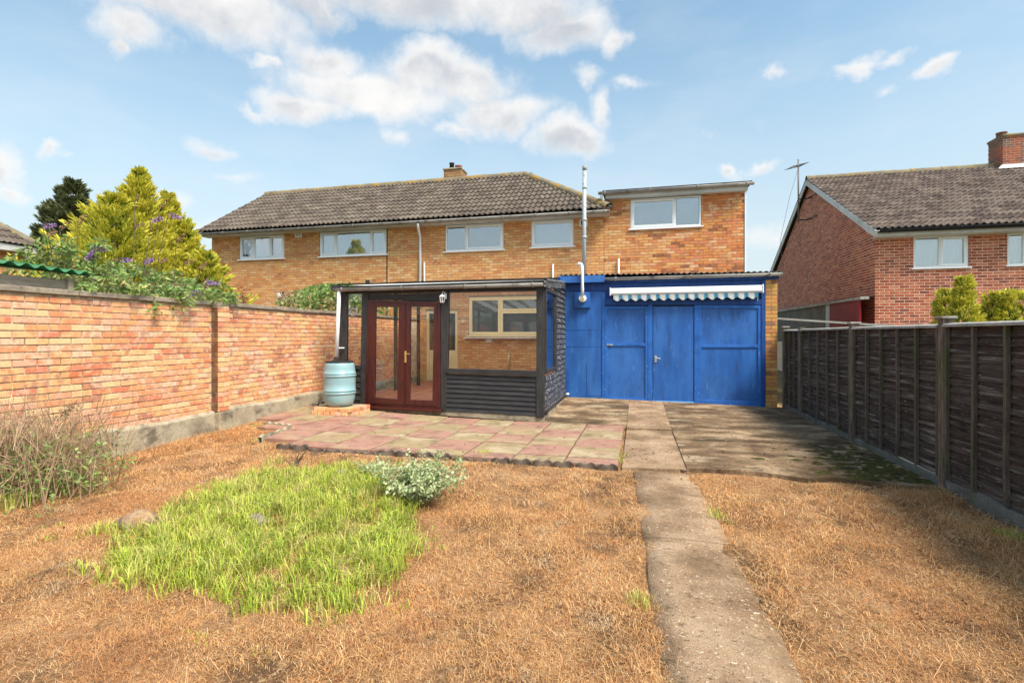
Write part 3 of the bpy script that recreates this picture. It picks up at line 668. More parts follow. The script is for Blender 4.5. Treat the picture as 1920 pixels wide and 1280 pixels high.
# small fittings on the house
mb = MB(); a, b, c, e = vt; mb.box(a, b, HY-.03, HY-.012, c, e); v_ = mb.build('air_vent', m_white, house, bev=.004)
mb = MB(); mb.box(a+.05, (a+b)/2-.012, HY-.034, HY-.030, c+.04, e-.03); mb.box((a+b)/2+.012, b-.05, HY-.034, HY-.030, c+.04, e-.03); mb.build('vent_slot', m_blind, v_)
mb = MB(); a, b, c, e = fl; mb.box(a, b, HY-.03, HY-.012, c, e); v_ = mb.build('air_vent', m_white, house, bev=.004)
mb = MB(); mb.box(a+.04, b-.03, HY-.034, HY-.030, c+.03, e-.03); mb.build('vent_slot', m_gutd, v_)
a = onY(525, 554, HY); mb = MB(); mb.box(a.x-.07, a.x+.07, HY-.05, HY-.012, a.z-.07, a.z+.07); mb.build('meter_box', m_white, house, bev=.005)
a = onY(534, 550, HY); mb = MB(); mb.tube([(a.x, HY-.08, a.z), (a.x, HY, a.z)], .05, 12); mb.build('boiler_terminal', m_gutd, house, smooth=True)
# soffit, fascia, gutters
GE = 13.33
mb = MB(); mb.box(X_L-.12, X_P+.15, 13.36, HY, SOF, SOF+.012); mb.build('soffit', m_fascia, house)
mb = MB(); mb.box(X_L-.12, X_P+.15, 13.335, 13.357, SOF-.005, EZ-.02); mb.build('fascia', m_fascia, house, bev=.003)
def gutter(parent, a, b, mat, r=.055, brackets=None, name='gutter', bn='gutter_bracket'):
    mb = MB(); mb.tube([a, b], r, 10, arc=(math.pi, 2*math.pi)); g = mb.build(name, mat, parent, smooth=True, solid=.006)
    a = Vector(a); b = Vector(b); L = (b-a).length; n = brackets or int(L/1.1)
    for i in range(n+1):
        q = a.lerp(b, (i+.15)/(n+.3)); dd_ = (b-a).normalized()*.02
        mb = MB(); mb.tube([q-dd_, q+dd_], r+.009, 10, arc=(math.pi-.1, 2*math.pi+.1)); mb.build(bn, mat, g, smooth=True, solid=.004)
    return g
gutter(house, (X_L-.16, GE-.06, EZ-.03), (X_P+.17, GE-.06, EZ-.03), m_gut, .058, 14)
# downpipe with swan neck
dx = pX(789, 13.6)
mb = MB(); mb.tube([(dx+.06, GE-.05, EZ-.07), (dx+.06, GE-.05, EZ-.16), (dx+.04, GE+.02, EZ-.24), (dx-.02, HY-.10, EZ-.38), (dx-.03, HY-.07, EZ-.48), (dx-.03, HY-.07, 2.6)], .036, 12); mb.build('downpipe', m_white, house, smooth=True)
for px_, yt_, yb_ in ((796, 492, 522), (1037, 495, 520), (1160, 485, 520)):
    a = onY(px_, yt_, HY-.05); mb = MB(); mb.tube([(a.x, HY-.06, 2.5), (a.x, HY-.06, a.z)], .022, 10); mb.build('vent_pipe', m_white, house, smooth=True)
# main roof
RY, RZ = 16.4, 6.70; RE = (13.27, EZ+.015)
slope = Vector((0, RY-RE[0], RZ-RE[1])); SLn = slope.normalized()
HRX = -3.58; HEX = X_P+.17
roof = MB(); XL = X_L-.18
roof.add([(XL+.06, RE[0]+.05, RE[1]-.03), (HEX-.05, RE[0]+.05, RE[1]-.03), (HRX, RY, RZ-.03), (XL+.06, RY, RZ-.03), (XL+.06, 2*RY-RE[0], RE[1]-.03), (HEX, 2*RY-RE[0], RE[1]-.03)],
         [(0, 1, 2, 3), (3, 2, 5, 4), (1, 5, 2)])
ro = roof.build('roof', m_under, house)
def keep(x, y):
    L = slope.length; X = XL+x; lim = HEX+(HRX-HEX)*(y/L)
    return X < lim+.05 and y < L
tiles(ro, (XL, RE[0], RE[1]), (1, 0, 0), slope, int((HEX-XL)/.3)+1, int(slope.length/.345)+1, m_tile, keep)
ridge(ro, (XL, RY, RZ+.02), (HRX, RY, RZ+.02), m_ridge); ridge(ro, (HEX-.02, RE[0]+.02, RE[1]+.05), (HRX, RY, RZ+.02), m_ridge)
mb = MB(); mb.bar((XL+.02, RE[0], RE[1]+.0), (XL+.02, RY, RZ-.02), .04, .10); mb.build('verge', m_cope, ro)
# lead patch and lower roof remnant at the junction
a = onY(1110, 372, 13.5); mb = MB(); mb.add([(X_P-.15, 13.27, EZ+.03), (X_P+.17, 13.27, EZ+.03), (X_P+.17, 13.68, EZ+.30), (X_P-.45, 13.68, EZ+.30)], [(0, 1, 2, 3)]); mb.build('lead_flashing', m_lead, ro, solid=.01)
# chimney
c0 = onY(832, 330, 16.35).x; c1 = onY(864, 330, 16.35).x
mb = MB(); mb.box(c0, c1, 16.35, 16.95, 6.3, 7.05); ch = mb.build('chimney', m_mortH, house)
m_brickK = M('chimney_stock_brick', [], scale=5, rough=.95, bump=.3, bscale=70, tone=[(.34, .19, .09), (.42, .25, .12), (.26, .14, .07), (.38, .20, .10)], fine=.2, spec=.1, stains=[((.15, .13, .09), 4, .5, .66, .6)])
BC = lay(c0, c1, 6.4, 7.05, z_ref=0.); brickwork(ch, (0, 16.35, 0), (1, 0, 0), (0, -1, 0), BC, m_brickK, 100)
BC = lay(16.35, 16.95, 6.4, 7.05, z_ref=0.); brickwork(ch, (c1, 0, 0), (0, 1, 0), (1, 0, 0), BC, m_brickK, 100)
mb = MB(); mb.box(c0-.03, c1+.03, 16.32, 16.98, 7.05, 7.12); mb.build('chimney_cap', m_conc, ch, bev=.02)
mb = MB(); mb.lathe([(.09, 0), (.075, .18), (.09, .2), (.09, .24)], (c0+.2, 16.6, 7.12), 14); mb.build('chimney_pot', m_gutd, ch, smooth=True)
mb = MB(); mb.lathe([(.13, 0), (.12, .1), (.13, .12)], (c1-.17, 16.6, 7.12), 14); mb.build('chimney_pot', m_brickR, ch, smooth=True)
# extension flat roof
ez = 5.13
mb = MB(); mb.add([(X_P-.02, 13.42, ez+.05), (X_R+.12, 13.42, ez+.05), (X_R+.12, 19.0, ez+.28), (X_P-.02, 19.0, ez+.28)], [(0, 1, 2, 3)]); er = mb.build('flat_roof', m_gutd, house, solid=.05)
mb = MB(); mb.box(X_P+.05, X_R+.04, 13.50, 13.53, 4.985, ez-.0); mb.build('fascia', m_fascia, er, bev=.003)
mb = MB(); mb.box(X_P+.05, X_R+.04, 13.533, HY-.01, 4.99, 5.0); mb.build('soffit', m_fascia, er)
gutter(er, (X_P-.13, 13.43, ez+.01), (X_R+.16, 13.43, ez+.01), m_gut, .058, 3)
mb = MB(); mb.tube([(X_P-.04, 13.43, ez-.03), (X_P-.04, 13.43, ez-.25)], .034, 10); mb.build('downpipe', m_gut, er, smooth=True)
mb = MB(); mb.box(X_R+.006, X_R+.03, HY-.03, HY-.005, 2.6, 5.0); mb.build('corner_trim', m_white, er)
# roof flashing behind the conservatory
fx0 = onY(738, 524, 13.5).x
# ------------------------------------------------------------------ conservatory
CY = 8.55; CX = -1.52
cons = thing('conservatory', (-3.3, 10, 0), 'black timber lean-to conservatory with maroon french doors and weatherboards below the glass', 'conservatory')
def qY(pts, y0, y1, name, mat, parent=None, bev=.004, solid=True):
    q = [onY(a, b, CY) for a, b in pts]; mb = MB(); mb.quadY([(v.x, v.z) for v in q], y0, y1)
    return mb.build(name, mat, parent or cons, bev=bev)
# order of corner points: BL, BR, TR, TL in the photo
qY([(676, 768), (1020, 792), (1020, 781), (676, 760)], CY+.0, CY+.12, 'plinth', m_conc)
qY([(636, 766), (690, 768), (690, 758), (636, 755)], CY+.0, CY+.12, 'plinth', m_conc)
mb = MB(); mb.box(CX-.10, CX+.02, CY+.12, 11.0, -.15, .10); mb.build('plinth', m_conc, cons)
qY([(634, 762), (648, 762), (650, 542), (638, 542)], CY-.01, CY+.08, 'post', m_blackv)
qY([(675.5, 762), (687, 762), (690.6, 546), (678.8, 546)], CY-.01, CY+.08, 'post', m_blackv)
qY([(826.5, 771), (837, 771.5), (841.5, 541), (826.5, 541)], CY-.012, CY+.08, 'post', m_blackv)
qY([(1006, 781), (1020, 782), (1020, 531), (1006, 531)], CY-.02, CY+.08, 'post', m_blackv)
qY([(650, 551.5), (678.8, 549.6), (678.8, 541), (650, 542)], CY+.0, CY+.07, 'rail', m_black)
qY([(842, 548), (1006, 545), (1006, 532), (842, 538)], CY+.0, CY+.07, 'rail', m_black)
qY([(688, 561), (828, 565), (828, 549), (688, 553)], CY+.003, CY+.07, 'rail', m_black)
qY([(688, 552), (828, 548), (828, 538), (688, 543)], CY-.006, CY+.06, 'rail', m_black)
qY([(647, 691), (676, 692), (676, 685), (647, 684)], CY-.03, CY+.07, 'window_sill', m_black)
qY([(836, 699), (1007, 706), (1007, 694.5), (836, 690.5)], CY-.035, CY+.07, 'window_sill', m_black)
def gpane(pts, name='pane', parent=None, mat=m_glassc, y=.03): return qY(pts, CY+y, CY+y+.006, name, mat, parent, bev=0)
gpane([(646.5, 684), (676, 685), (679, 549), (649, 551)]); gpane([(840.5, 690), (1006, 694.5), (1006, 544), (842.5, 547)])
for (xa, xb, ta, tb, ba, bb, n) in ((646, 677, 691.5, 692, 761, 762, 6), (836, 1007, 700, 707, 771, 780, 8)):
    for i in range(n):
        f0, f1 = i/n, (i+1)/n
        q = [(xa, ta+(ba-ta)*f1), (xb, tb+(bb-tb)*f1), (xb, tb+(bb-tb)*f0), (xa, ta+(ba-ta)*f0)]
        P = [onY(a, b, CY) for a, b in q]; mb = MB()
        V = [(P[0].x, CY-.010, P[0].z+.004), (P[1].x, CY-.010, P[1].z+.004), (P[2].x, CY+.012, P[2].z), (P[3].x, CY+.012, P[3].z)]
        V += [(v[0], CY+.04, v[2]) for v in V]
        mb.add(V, [(0, 1, 2, 3), (0, 4, 5, 1), (2, 6, 7, 3)]); mb.build('board', m_black, cons, bev=.002)
# french doors
df = MB()
def q2(mb, pts, y0, y1):
    P = [onY(a, b, CY) for a, b in pts]; mb.quadY([(v.x, v.z) for v in P], y0, y1)
q2(df, [(686, 760), (692, 760), (696.5, 568), (690, 561.7)], CY-.02, CY+.06); q2(df, [(820, 765), (826, 766), (826, 566), (819.5, 572)], CY-.02, CY+.06)
q2(df, [(696.5, 568), (819.5, 572), (826, 566), (690, 561.7)], CY-.021, CY+.06); q2(df, [(686, 760), (826, 766), (821, 760), (691, 755)], CY-.019, CY+.06)
dfo = df.build('door_frame', m_maroon, cons, bev=.005)
qY([(679, 764), (830, 770.5), (829, 766), (682, 760)], CY-.10, CY+.06, 'door_sill', m_maroon, dfo)
for k, (o_, g_) in enumerate((([(691, 756), (760, 758), (761.5, 570), (695.5, 567.5)], [(703, 744.5), (746, 748), (748.8, 575.2), (705.3, 575.7)]),
                            ([(761, 758), (820, 761), (820.5, 572), (762, 570)], [(768.8, 749), (811.8, 750.5), (814.5, 575.5), (770.4, 575)]))):
    mb = MB()
    for i in range(4):
        j = (i+1) % 4; q2(mb, [o_[i], o_[j], g_[j], g_[i]], CY-.03+.0005*i, CY+.03+.0005*i)
    dl = mb.build('door', m_maroon, cons, bev=.004)
    gpane(g_, parent=dl, y=.0)
    if k == 1:
        a = onY(762, 668, CY); mb = MB(); mb.box(a.x-.018, a.x+.018, CY-.042, CY-.028, a.z-.11, a.z+.10); mb.tube([(a.x, CY-.03, a.z+.05), (a.x, CY-.075, a.z+.05), (a.x+.10, CY-.075, a.z+.05)], .009, 8); mb.build('door_handle', m_brass, dl, bev=.002)
# front gutter, fascia and roof
ga = onY(627, 541, CY-.12); gb = onY(1019, 530.5, CY-.12)
gutter(cons, ga, gb, m_gut, .052, 3)
mb = MB(); fa = onY(634, 546, CY-.03); fb = onY(1020, 535, CY-.03)
mb.add([(fa.x, CY-.04, fa.z-.01), (fb.x, CY-.04, fb.z-.01), (fb.x, CY-.04, fb.z+.09), (fa.x, CY-.04, fa.z+.09), (fa.x, CY, fa.z-.01), (fb.x, CY, fb.z-.01), (fb.x, CY, fb.z+.09), (fa.x, CY, fa.z+.09)], [(0, 1, 2, 3), (7, 6, 5, 4), (0, 4, 5, 1), (2, 6, 7, 3)]); mb.build('fascia', m_black, cons)
zf0 = onY(632, 534, CY-.13).z; zf1 = onY(1020, 523.5, CY-.13).z; XL0 = onY(632, 534, CY-.13).x; zb = 2.80
n = 56; V = []
for i in range(n+1):
    a = i/n; X = XL0+(CX+.06-XL0)*a; w_ = .008*math.sin(i*math.pi/1.0*1.0+.0)*((-1)**i) ; w_ = .008*(i % 2)
    V += [(X, CY-.14, zf0+(zf1-zf0)*a+w_), (X, HY-.02, zb+w_)]
mb = MB(); mb.add(V, [(2*i, 2*i+2, 2*i+3, 2*i+1) for i in range(n)]); cr = mb.build('roof', m_poly, cons)
for i in range(8):
    a = i/7; X = XL0+.1+(CX-.1-XL0)*a; z0_ = zf0+(zf1-zf0)*a
    mb = MB(); mb.bar((X, CY, z0_-.06), (X, HY-.05, zb-.06), .05, .09); mb.build('rafter', m_cream if i % 2 else m_shed, cr)
mb = MB(); mb.box(XL0, CX+.06, CY-.135, CY-.1, 0, .001) if False else None
mb = MB(); mb.add([(XL0, CY-.142, zf0-.012), (CX+.06, CY-.142, zf1-.012), (CX+.06, CY-.142, zf1+.016), (XL0, CY-.142, zf0+.016)], [(0, 1, 2, 3)]); mb.build('roof_edge', m_gutd, cr, solid=.006)
mb = MB(); mb.box(fx0, CX+.1, HY-.10, HY-.018, zb-.02, onY(1000, 521, HY).z-.02); mb.build('upstand', m_gutd, cr)
mb = MB(); mb.box(fx0+.3, CX+.1, HY-.30, HY-.11, zb+.0, zb+.04); mb.build('flashing', m_lead, cr)
# side wall
def qX(pts, x0, x1, name, mat, parent=None, bev=.003):
    P = [onX(a, b, CX) for a, b in pts]; mb = MB()
    V = [(x1, v.y, v.z) for v in P]+[(x0, v.y, v.z) for v in P]
    mb.add(V, [(0, 1, 2, 3), (7, 6, 5, 4), (0, 4, 5, 1), (1, 5, 6, 2), (2, 6, 7, 3), (3, 7, 4, 0)]); return mb.build(name, mat, parent or cons, bev=bev)
sw0, sw1 = 8.66, 9.72
zs0, zs1 = onX(1034, 690, CX).z, onX(1030, 548, CX).z
for (ya, yb, za, zc) in ((8.60, sw0, zs0, zs1), (sw1, sw1+.07, zs0, zs1), (8.60, sw1+.07, zs1, zs1+.07), (8.60, sw1+.07, zs0-.06, zs0)):
    mb = MB(); mb.box(CX-.07, CX+.012, ya, yb, za, zc); mb.build('window_frame', m_blackv, cons, bev=.004)
mb = MB(); mb.box(CX-.03, CX-.024, sw0, sw1, zs0, zs1); mb.build('pane', m_glass, cons)
nb = 22
for i in range(nb):
    z0_ = .10+i*.105; z1_ = z0_+.105
    if z0_ > 2.36: break
    ya, yb = (8.63, 11.0) if z1_ < zs0-.04 or z0_ > zs1+.05 else (sw1+.075, 11.0)
    mb = MB(); mb.add([(CX+.012, ya, z0_+.004), (CX+.012, yb, z0_+.004), (CX-.012, yb, z1_), (CX-.012, ya, z1_), (CX-.04, ya, z0_+.004), (CX-.04, yb, z0_+.004), (CX-.04, yb, z1_), (CX-.04, ya, z1_)], [(0, 1, 2, 3), (0, 4, 5, 1), (0, 3, 7, 4), (1, 5, 6, 2)]); mb.build('board', m_side, cons)
mb = MB(); zr = lambda y: zf1+(zb-zf1)*(y-CY+.14)/(HY-CY+.12)
mb.add([(CX+.03, CY-.14, zf1-.13), (CX+.03, 11.0, zr(11)-.15), (CX+.03, 11.0, zr(11)+.01), (CX+.03, CY-.14, zf1+.012)], [(0, 1, 2, 3)]); mb.build('barge_board', m_side, cons, solid=.025)
mb = MB(); mb.bar((CX, CY+.1, .12), (CX, 11, .12), .05); mb.build('bottom_rail', m_blackv, cons)
# left side posts and glazing over the garden wall, floor inside
for y in (9.8, 11.1, 12.4): mb = MB(); mb.box(-5.62, -5.55, y, y+.07, 0, 2.6); mb.build('post', m_blackv, cons)
mb = MB(); mb.box(-5.62, -5.55, CY, HY, 2.28, 2.38); mb.build('rail', m_blackv, cons)
mb = MB(); mb.box(-6.1, CX-.05, CY+.12, HY-.02, -.1, .11); fl_ = mb.build('floor', m_conc, cons)
tm = MB(); tm.box(-.148, .148, -.148, .148, -.02, .004); tme = tm.mesh('tile'); tme.materials.append(m_redtile)
for i in range(14):
    for j in range(16):
        X = -6.0+.32*i+.15; Y = CY+.3+.31*j
        if X < CX-.2 and Y < HY-.15: inst('tile', tme, Matrix.Translation((X, Y, .112)), fl_)
# downpipe at the left of the conservatory
mb = MB(); a = onY(636, 545, CY-.12); b = onY(631, 670, CY-.12)
mb.tube([a, a.lerp(b, .5), b], .034, 12); dpn = mb.build('downpipe', m_white, cons, smooth=True)
mb = MB(); mb.tube([b, b+Vector((0, -.02, -.05)), b+Vector((.02, -.12, -.09))], .040, 12); mb.build('pipe_shoe', m_gutd, dpn, smooth=True)
a = onY(633, 652, CY-.12); mb = MB(); mb.bar(a+Vector((-.04, -.02, 0)), a+Vector((.09, .08, 0)), .02, .02); mb.build('pipe_clip', m_white, dpn)
# things inside the conservatory
a = onY(663, 585, CY+.06); cl = thing('wall_thermometer', a, 'small round cream dial hanging inside the narrow left window of the conservatory', 'thermometer')
mb = MB()
for k in range(24):
    t0, t1 = 2*math.pi*k/24, 2*math.pi*(k+1)/24
    mb.bar((a.x+.07*math.cos(t0), a.y, a.z+.07*math.sin(t0)), (a.x+.07*math.cos(t1), a.y, a.z+.07*math.sin(t1)), .022, .022, up=(0, 1, 0))
mb.build('rim', m_white, cl); mb = MB(); mb.bar((a.x-.06, a.y, a.z-.01), (a.x+.06, a.y, a.z+.005), .014); mb.bar((a.x, a.y, a.z), (a.x+.03, a.y, a.z+.03), .006); mb.build('crossbar', m_cream, cl)
for px_ in (656.5, 669): 
    b = onY(px_, 608, CY+.06); c = onY(px_-.5, 655, CY+.06); mb = MB(); mb.tube([b, c], .006, 5); mb.tube([c, c+Vector((0, 0, -.02))], .008, 6); mb.build('blind_cord', m_cream, label='thin cream pull cord hanging in the narrow conservatory window, '+('left one' if px_ < 660 else 'right one'), cat='cord', group='pull cords')
a = onY(918, 638, HY); so_ = thing('socket_box', (a.x, HY-.03, a.z), 'white double socket under the inner window ledge', 'socket')
mb = MB(); mb.box(a.x-.09, a.x+.09, HY-.06, HY-.014, a.z-.05, a.z+.05); mb.build('faceplate', m_white, so_, bev=.005)
mb = MB(); mb.box(a.x-.05, a.x-.03, HY-.064, HY-.06, a.z-.01, a.z+.01); mb.box(a.x+.03, a.x+.05, HY-.064, HY-.06, a.z-.01, a.z+.01); mb.build('switch', m_gut, so_)
a = onY(869, 602, HY); mb = MB(); mb.box(a.x-.05, a.x+.05, HY-.05, HY-.014, a.z-.05, a.z+.05); mb.build('light_switch', m_cream, label='square cream light switch on the brick beside the inner window', cat='switch', bev=.005)
a = onY(955, 667, HY); mb = MB(); mb.tube([(a.x+.02, HY-.012, a.z), (a.x, HY-.06, a.z), (a.x, HY-.07, a.z-.06), (a.x, HY-.07, .1)], .03, 10); mb.build('waste_pipe', m_cream, label='short cream waste pipe standing against the inner brick wall', cat='pipe', smooth=True)
mb = MB(); a = onY(873, 633, HY); b = onY(1015, 634, HY); mb.box(a.x, b.x, HY-.2, HY-.015, a.z-.015, a.z+.01); mb.build('window_ledge', m_white, house, bev=.003)
# lantern
a = onY(829, 558, CY-.1); ln = thing('wall_lantern', (a.x, a.y, a.z), 'small white coach lantern beside the top right of the french doors', 'lantern')
mb = MB(); mb.lathe([(.035, -.11), (.045, -.10), (.045, -.095)], a, 6)
for k in range(6):
    an = 2*math.pi*k/6; mb.bar(a+Vector((.045*math.cos(an), .045*math.sin(an), -.10)), a+Vector((.06*math.cos(an), .06*math.sin(an), .02)), .008)
mb.lathe([(.072, .02), (.05, .05), (.012, .075), (.008, .10)], a, 6); mb.build('lantern_frame', m_white, ln)
mb = MB(); mb.lathe([(.042, -.095), (.056, .018)], a, 6, cap=False); mb.build('lantern_glass', m_glass, ln)
mb = MB(); mb.tube([a+Vector((0, 0, .10)), a+Vector((.02, .01, .13)), a+Vector((.045, .05, .11)), a+Vector((.045, .09, .04))], .008, 6); mb.box(a.x+.015, a.x+.075, CY-.03, CY-.014, a.z-.02, a.z+.10); mb.build('bracket', m_white, ln)
ln.scale = (.8, .8, .8)
# water barrel on bricks
bc = Vector((-5.10, 8.02, .05)); zt_ = .185; H = .78
st = thing('brick_stand', (bc.x, bc.y, .05), 'low mossy stack of loose bricks under the blue water barrel', 'brick stack')
for lv in range(2):
    for i in range(3 if lv else 6):
        mb = MB(); 
        if lv == 0: x_, y_ = bc.x-.36+.115*i, bc.y-.28; w_, l_ = .103, .215
        else: x_, y_ = bc.x-.32+.23*i, bc.y-.27; w_, l_ = .215, .103
        x_ += random.uniform(-.01, .01); mb.box(x_, x_+w_, y_, y_+l_, .05+.068*lv, .05+.065+.068*lv); mb.build('brick', m_brickL, st, bev=.006)
for i in range(4):
    for lv in (0, 1):
        mb = MB(); x_ = bc.x+.22; y_ = bc.y-.16+.115*i; mb.box(x_, x_+.215, y_, y_+.10, .05+.068*lv, .115+.068*lv); mb.build('brick', m_brickL, st, bev=.006)
mb = MB(); mb.box(bc.x-.3, bc.x+.3, bc.y-.14, bc.y+.28, .05, .182); mb.build('stand_core', m_conc, st)
ba = thing('water_barrel', (bc.x, bc.y, zt_), 'pale blue ribbed plastic water barrel standing under the downpipe by the conservatory', 'water barrel')
pr = [(.16, 0), (.215, .02), (.245, .08), (.258, .15), (.262, .20), (.262, .215), (.276, .222), (.278, .245), (.264, .252), (.268, .265), (.278, .272), (.278, .282), (.266, .292), (.268, .40), (.268, .50), (.268, .515), (.280, .522), (.282, .545), (.268, .552), (.27, .562), (.278, .57), (.276, .58), (.264, .59), (.258, .66), (.25, .72), (.24, .755), (.225, .765)]
mb = MB(); mb.lathe(pr, (bc.x, bc.y, zt_), 48); mb.build('body', m_barrel, ba, smooth=True)
mb = MB(); mb.lathe([(.235, .757), (.24, .775), (.22, .785), (.05, .788)], (bc.x, bc.y, zt_), 40); mb.build('lid', m_gutd, ba, smooth=True)
mb = MB(); mb.tube([(bc.x-.19, bc.y-.17, zt_+.07), (bc.x-.25, bc.y-.24, zt_+.07), (bc.x-.27, bc.y-.25, zt_+.03)], .018, 8); mb.build('tap', m_bdark, ba, smooth=True)

# ------------------------------------------------------------------ blue garage
GY = 11.0
gar = thing('garage', (.5, 12, 0), 'single storey garage with a blue panelled timber front and corrugated roof', 'garage')
def gq(name, pxs, y0, y1, mat, parent=None, bev=.004):
    x0, x1, yt, yb = pxs; a = onY(x0, yt, GY); b = onY(x1, yb, GY); mb = MB(); mb.box(a.x, b.x, GY+y0, GY+y1, b.z, a.z); return mb.build(name, mat, parent or gar, bev=bev)
GZ = lambda px: 745+(765-745)*(px-1050)/380
def gq4(name, x0, x1, t0, t1, b0, b1, y0, y1, mat, parent=None, bev=.004):
    P = [onY(x0, b0, GY), onY(x1, b1, GY), onY(x1, t1, GY), onY(x0, t0, GY)]; mb = MB(); mb.quadY([(v.x, v.z) for v in P], GY+y0, GY+y1); return mb.build(name, mat, parent or gar, bev=bev)
gq4('wall', 1049, 1436, 520, 514, 745, 765, .02, .08, m_blued)
for (t_, b_, a0, b0) in ((547, 619, 0, 0), (620, 650.5, 0, 0), (651.5, 748, 0, 0)):
    gq4('panel', 1052, 1129, t_, t_-.5, b_, b_+.3, .004+.002*(t_ > 600), .02, m_blue)
gq4('patch_panel', 1100, 1126, 683, 683, 741, 742, -.002, .004, m_blue, bev=.002)
gq4('rail', 1049, 1436, 533, 524, 546.5, 538, .006, .03, m_blued)
gq4('post', 1129, 1135, 548, 548, 750, 751, -.015, .02, m_bluet)
gq4('skirting', 1050, 1131, 744, 745, 749, 751.5, -.01, .02, m_blued)
# left fixed leaf
def leaf(x0, x1, yt, b0, b1, ri, mid, name):
    mb = MB()
    def g(mb, a, b, t_, bt, y0, y1):
        P = [onY(a, bt, GY), onY(b, bt, GY), onY(b, t_, GY), onY(a, t_, GY)]; mb.quadY([(v.x, v.z) for v in P], GY+y0, GY+y1)
    g(mb, x0, x0+ri, yt, b0, -.02, .02); g(mb, x1-ri, x1, yt, b1, -.02, .02); g(mb, x0+ri, x1-ri, yt, yt+ri, -.019, .02)
    P = [onY(x0+ri, b0, GY), onY(x1-ri, b1, GY), onY(x1-ri, b1-ri*1.6, GY), onY(x0+ri, b0-ri*1.6, GY)]; mb.quadY([(v.x, v.z) for v in P], GY-.019, GY+.02)
    o = mb.build(name, m_bluet, gar, bev=.004)
    for (t_, bt) in ((yt+ri, mid), (mid+5, b1-ri*1.5)):
        mb = MB(); g(mb, x0+ri-.5, x1-ri+.5, t_, bt, .004, .014); mb.build('panel', m_blue, o)
    mb = MB(); g(mb, x0+ri, x1-ri, mid, mid+5.5, -.016, .012); mb.build('mid_rail', m_bluet, o, bev=.003)
    return o
lf = leaf(1134, 1215, 574.5, 752, 755, 5, 643, 'fixed_leaf')
a = onY(1143, 646, GY); mb = MB(); mb.box(a.x-.06, a.x-.01, GY-.03, GY-.014, a.z-.015, a.z+.012); mb.box(a.x+.0, a.x+.06, GY-.03, GY-.014, a.z-.02, a.z+.015); mb.build('latch', m_silver, lf, bev=.002)
leaf(1309, 1427, 572, 759, 762, 6, 646, 'fixed_leaf')
gq4('post', 1215, 1223.5, 572, 572, 755, 756, -.028, .02, m_bluet); gq4('post', 1301.5, 1309, 572, 572, 759, 760, -.028, .02, m_bluet)
gq4('post', 1427, 1434.5, 526, 525, 763, 764, -.035, .02, m_blued)
gq4('head_rail', 1134, 1427, 560, 562, 572, 571, -.03, .02, m_blued)
gq4('door_gap_shade', 1222.5, 1303, 572, 572, 755, 757, .012, .022, m_gutd)  # black strip added behind the door edges, painting the shade of the gap
dg = gq4('door', 1224.5, 1300.5, 574.5, 574, 751, 754, -.012, .02, m_blue)
gq4('weather_strip', 1224, 1301, 750.5, 753, 757, 759.5, -.03, -.012, m_bluel, dg)
a = onY(1229, 672, GY); mb = MB(); mb.box(a.x-.02, a.x+.025, GY-.02, GY-.012, a.z-.08, a.z+.06); mb.tube([(a.x, GY-.02, a.z+.02), (a.x, GY-.06, a.z+.02), (a.x+.10, GY-.06, a.z+.0)], .01, 8); mb.build('door_handle', m_silver, dg, bev=.002)
mb = MB()
for px_ in (1262,): pass
# sill strip
gq4('sill', 1301, 1432, 761, 764, 763.5, 766.5, -.03, .02, m_conc)
# brick pillar
pz1 = onY(1445, 524, GY).z; px0, px1 = onY(1434.8, 600, GY).x, onY(1457, 600, GY).x
mb = MB(); mb.box(px0, px1-.004, GY-.02, GY+2.7, -.1, pz1); pl = mb.build('pillar', m_mortH, gar)
brickwork(pl, (0, GY-.02, 0), (1, 0, 0), (0, -1, 0), lay(px0, px1, -.04, pz1, z_ref=-.03, bl=px1-px0), m_brickP, 100)
# fascia, gutter, corrugated roof
a = onY(1050, 531, GY-.12); b = onY(1134, 517, GY-.12); mb = MB(); mb.box(a.x, b.x, GY-.16, GY+.0, a.z, b.z+.01); mb.build('boxed_fascia', m_blue, gar, bev=.005)
P = [onY(1134, 531, GY-.04), onY(1461, 523, GY-.04), onY(1461, 514, GY-.04), onY(1134, 521, GY-.04)]; mb = MB(); mb.quadY([(v.x, v.z) for v in P], GY-.06, GY-.02); mb.build('fascia', m_blued, gar, bev=.003)
gutter(gar, onY(1134, 521, GY-.13), onY(1467, 511.5, GY-.13), m_gut, .055, 2)
V = []; n = 240; za = onY(1052, 515.5, GY-.1).z+.0; zc = onY(1460, 509, GY-.1).z
for i in range(n+1):
    a = i/n; X = -1.62+(px1+.08+1.62)*a; w_ = .014*math.sin(i*math.pi/3); V += [(X, GY-.14, za+(zc-za)*a+w_), (X, HY-.0, za+(zc-za)*a+.10+w_)]
mb = MB(); mb.add(V, [(2*i, 2*i+2, 2*i+3, 2*i+1) for i in range(n)]); mb.build('corrugated_roof', m_corr, gar, solid=.008)
mb = MB(); mb.box(-1.70, -1.62, GY+.05, HY, 0, za-.02); mb.build('side_wall', m_blued, gar)
mb = MB(); mb.box(px1-.05, px1-.01, GY+.1, HY, -.1, za-.05); mb.build('side_wall', m_mortH, gar)
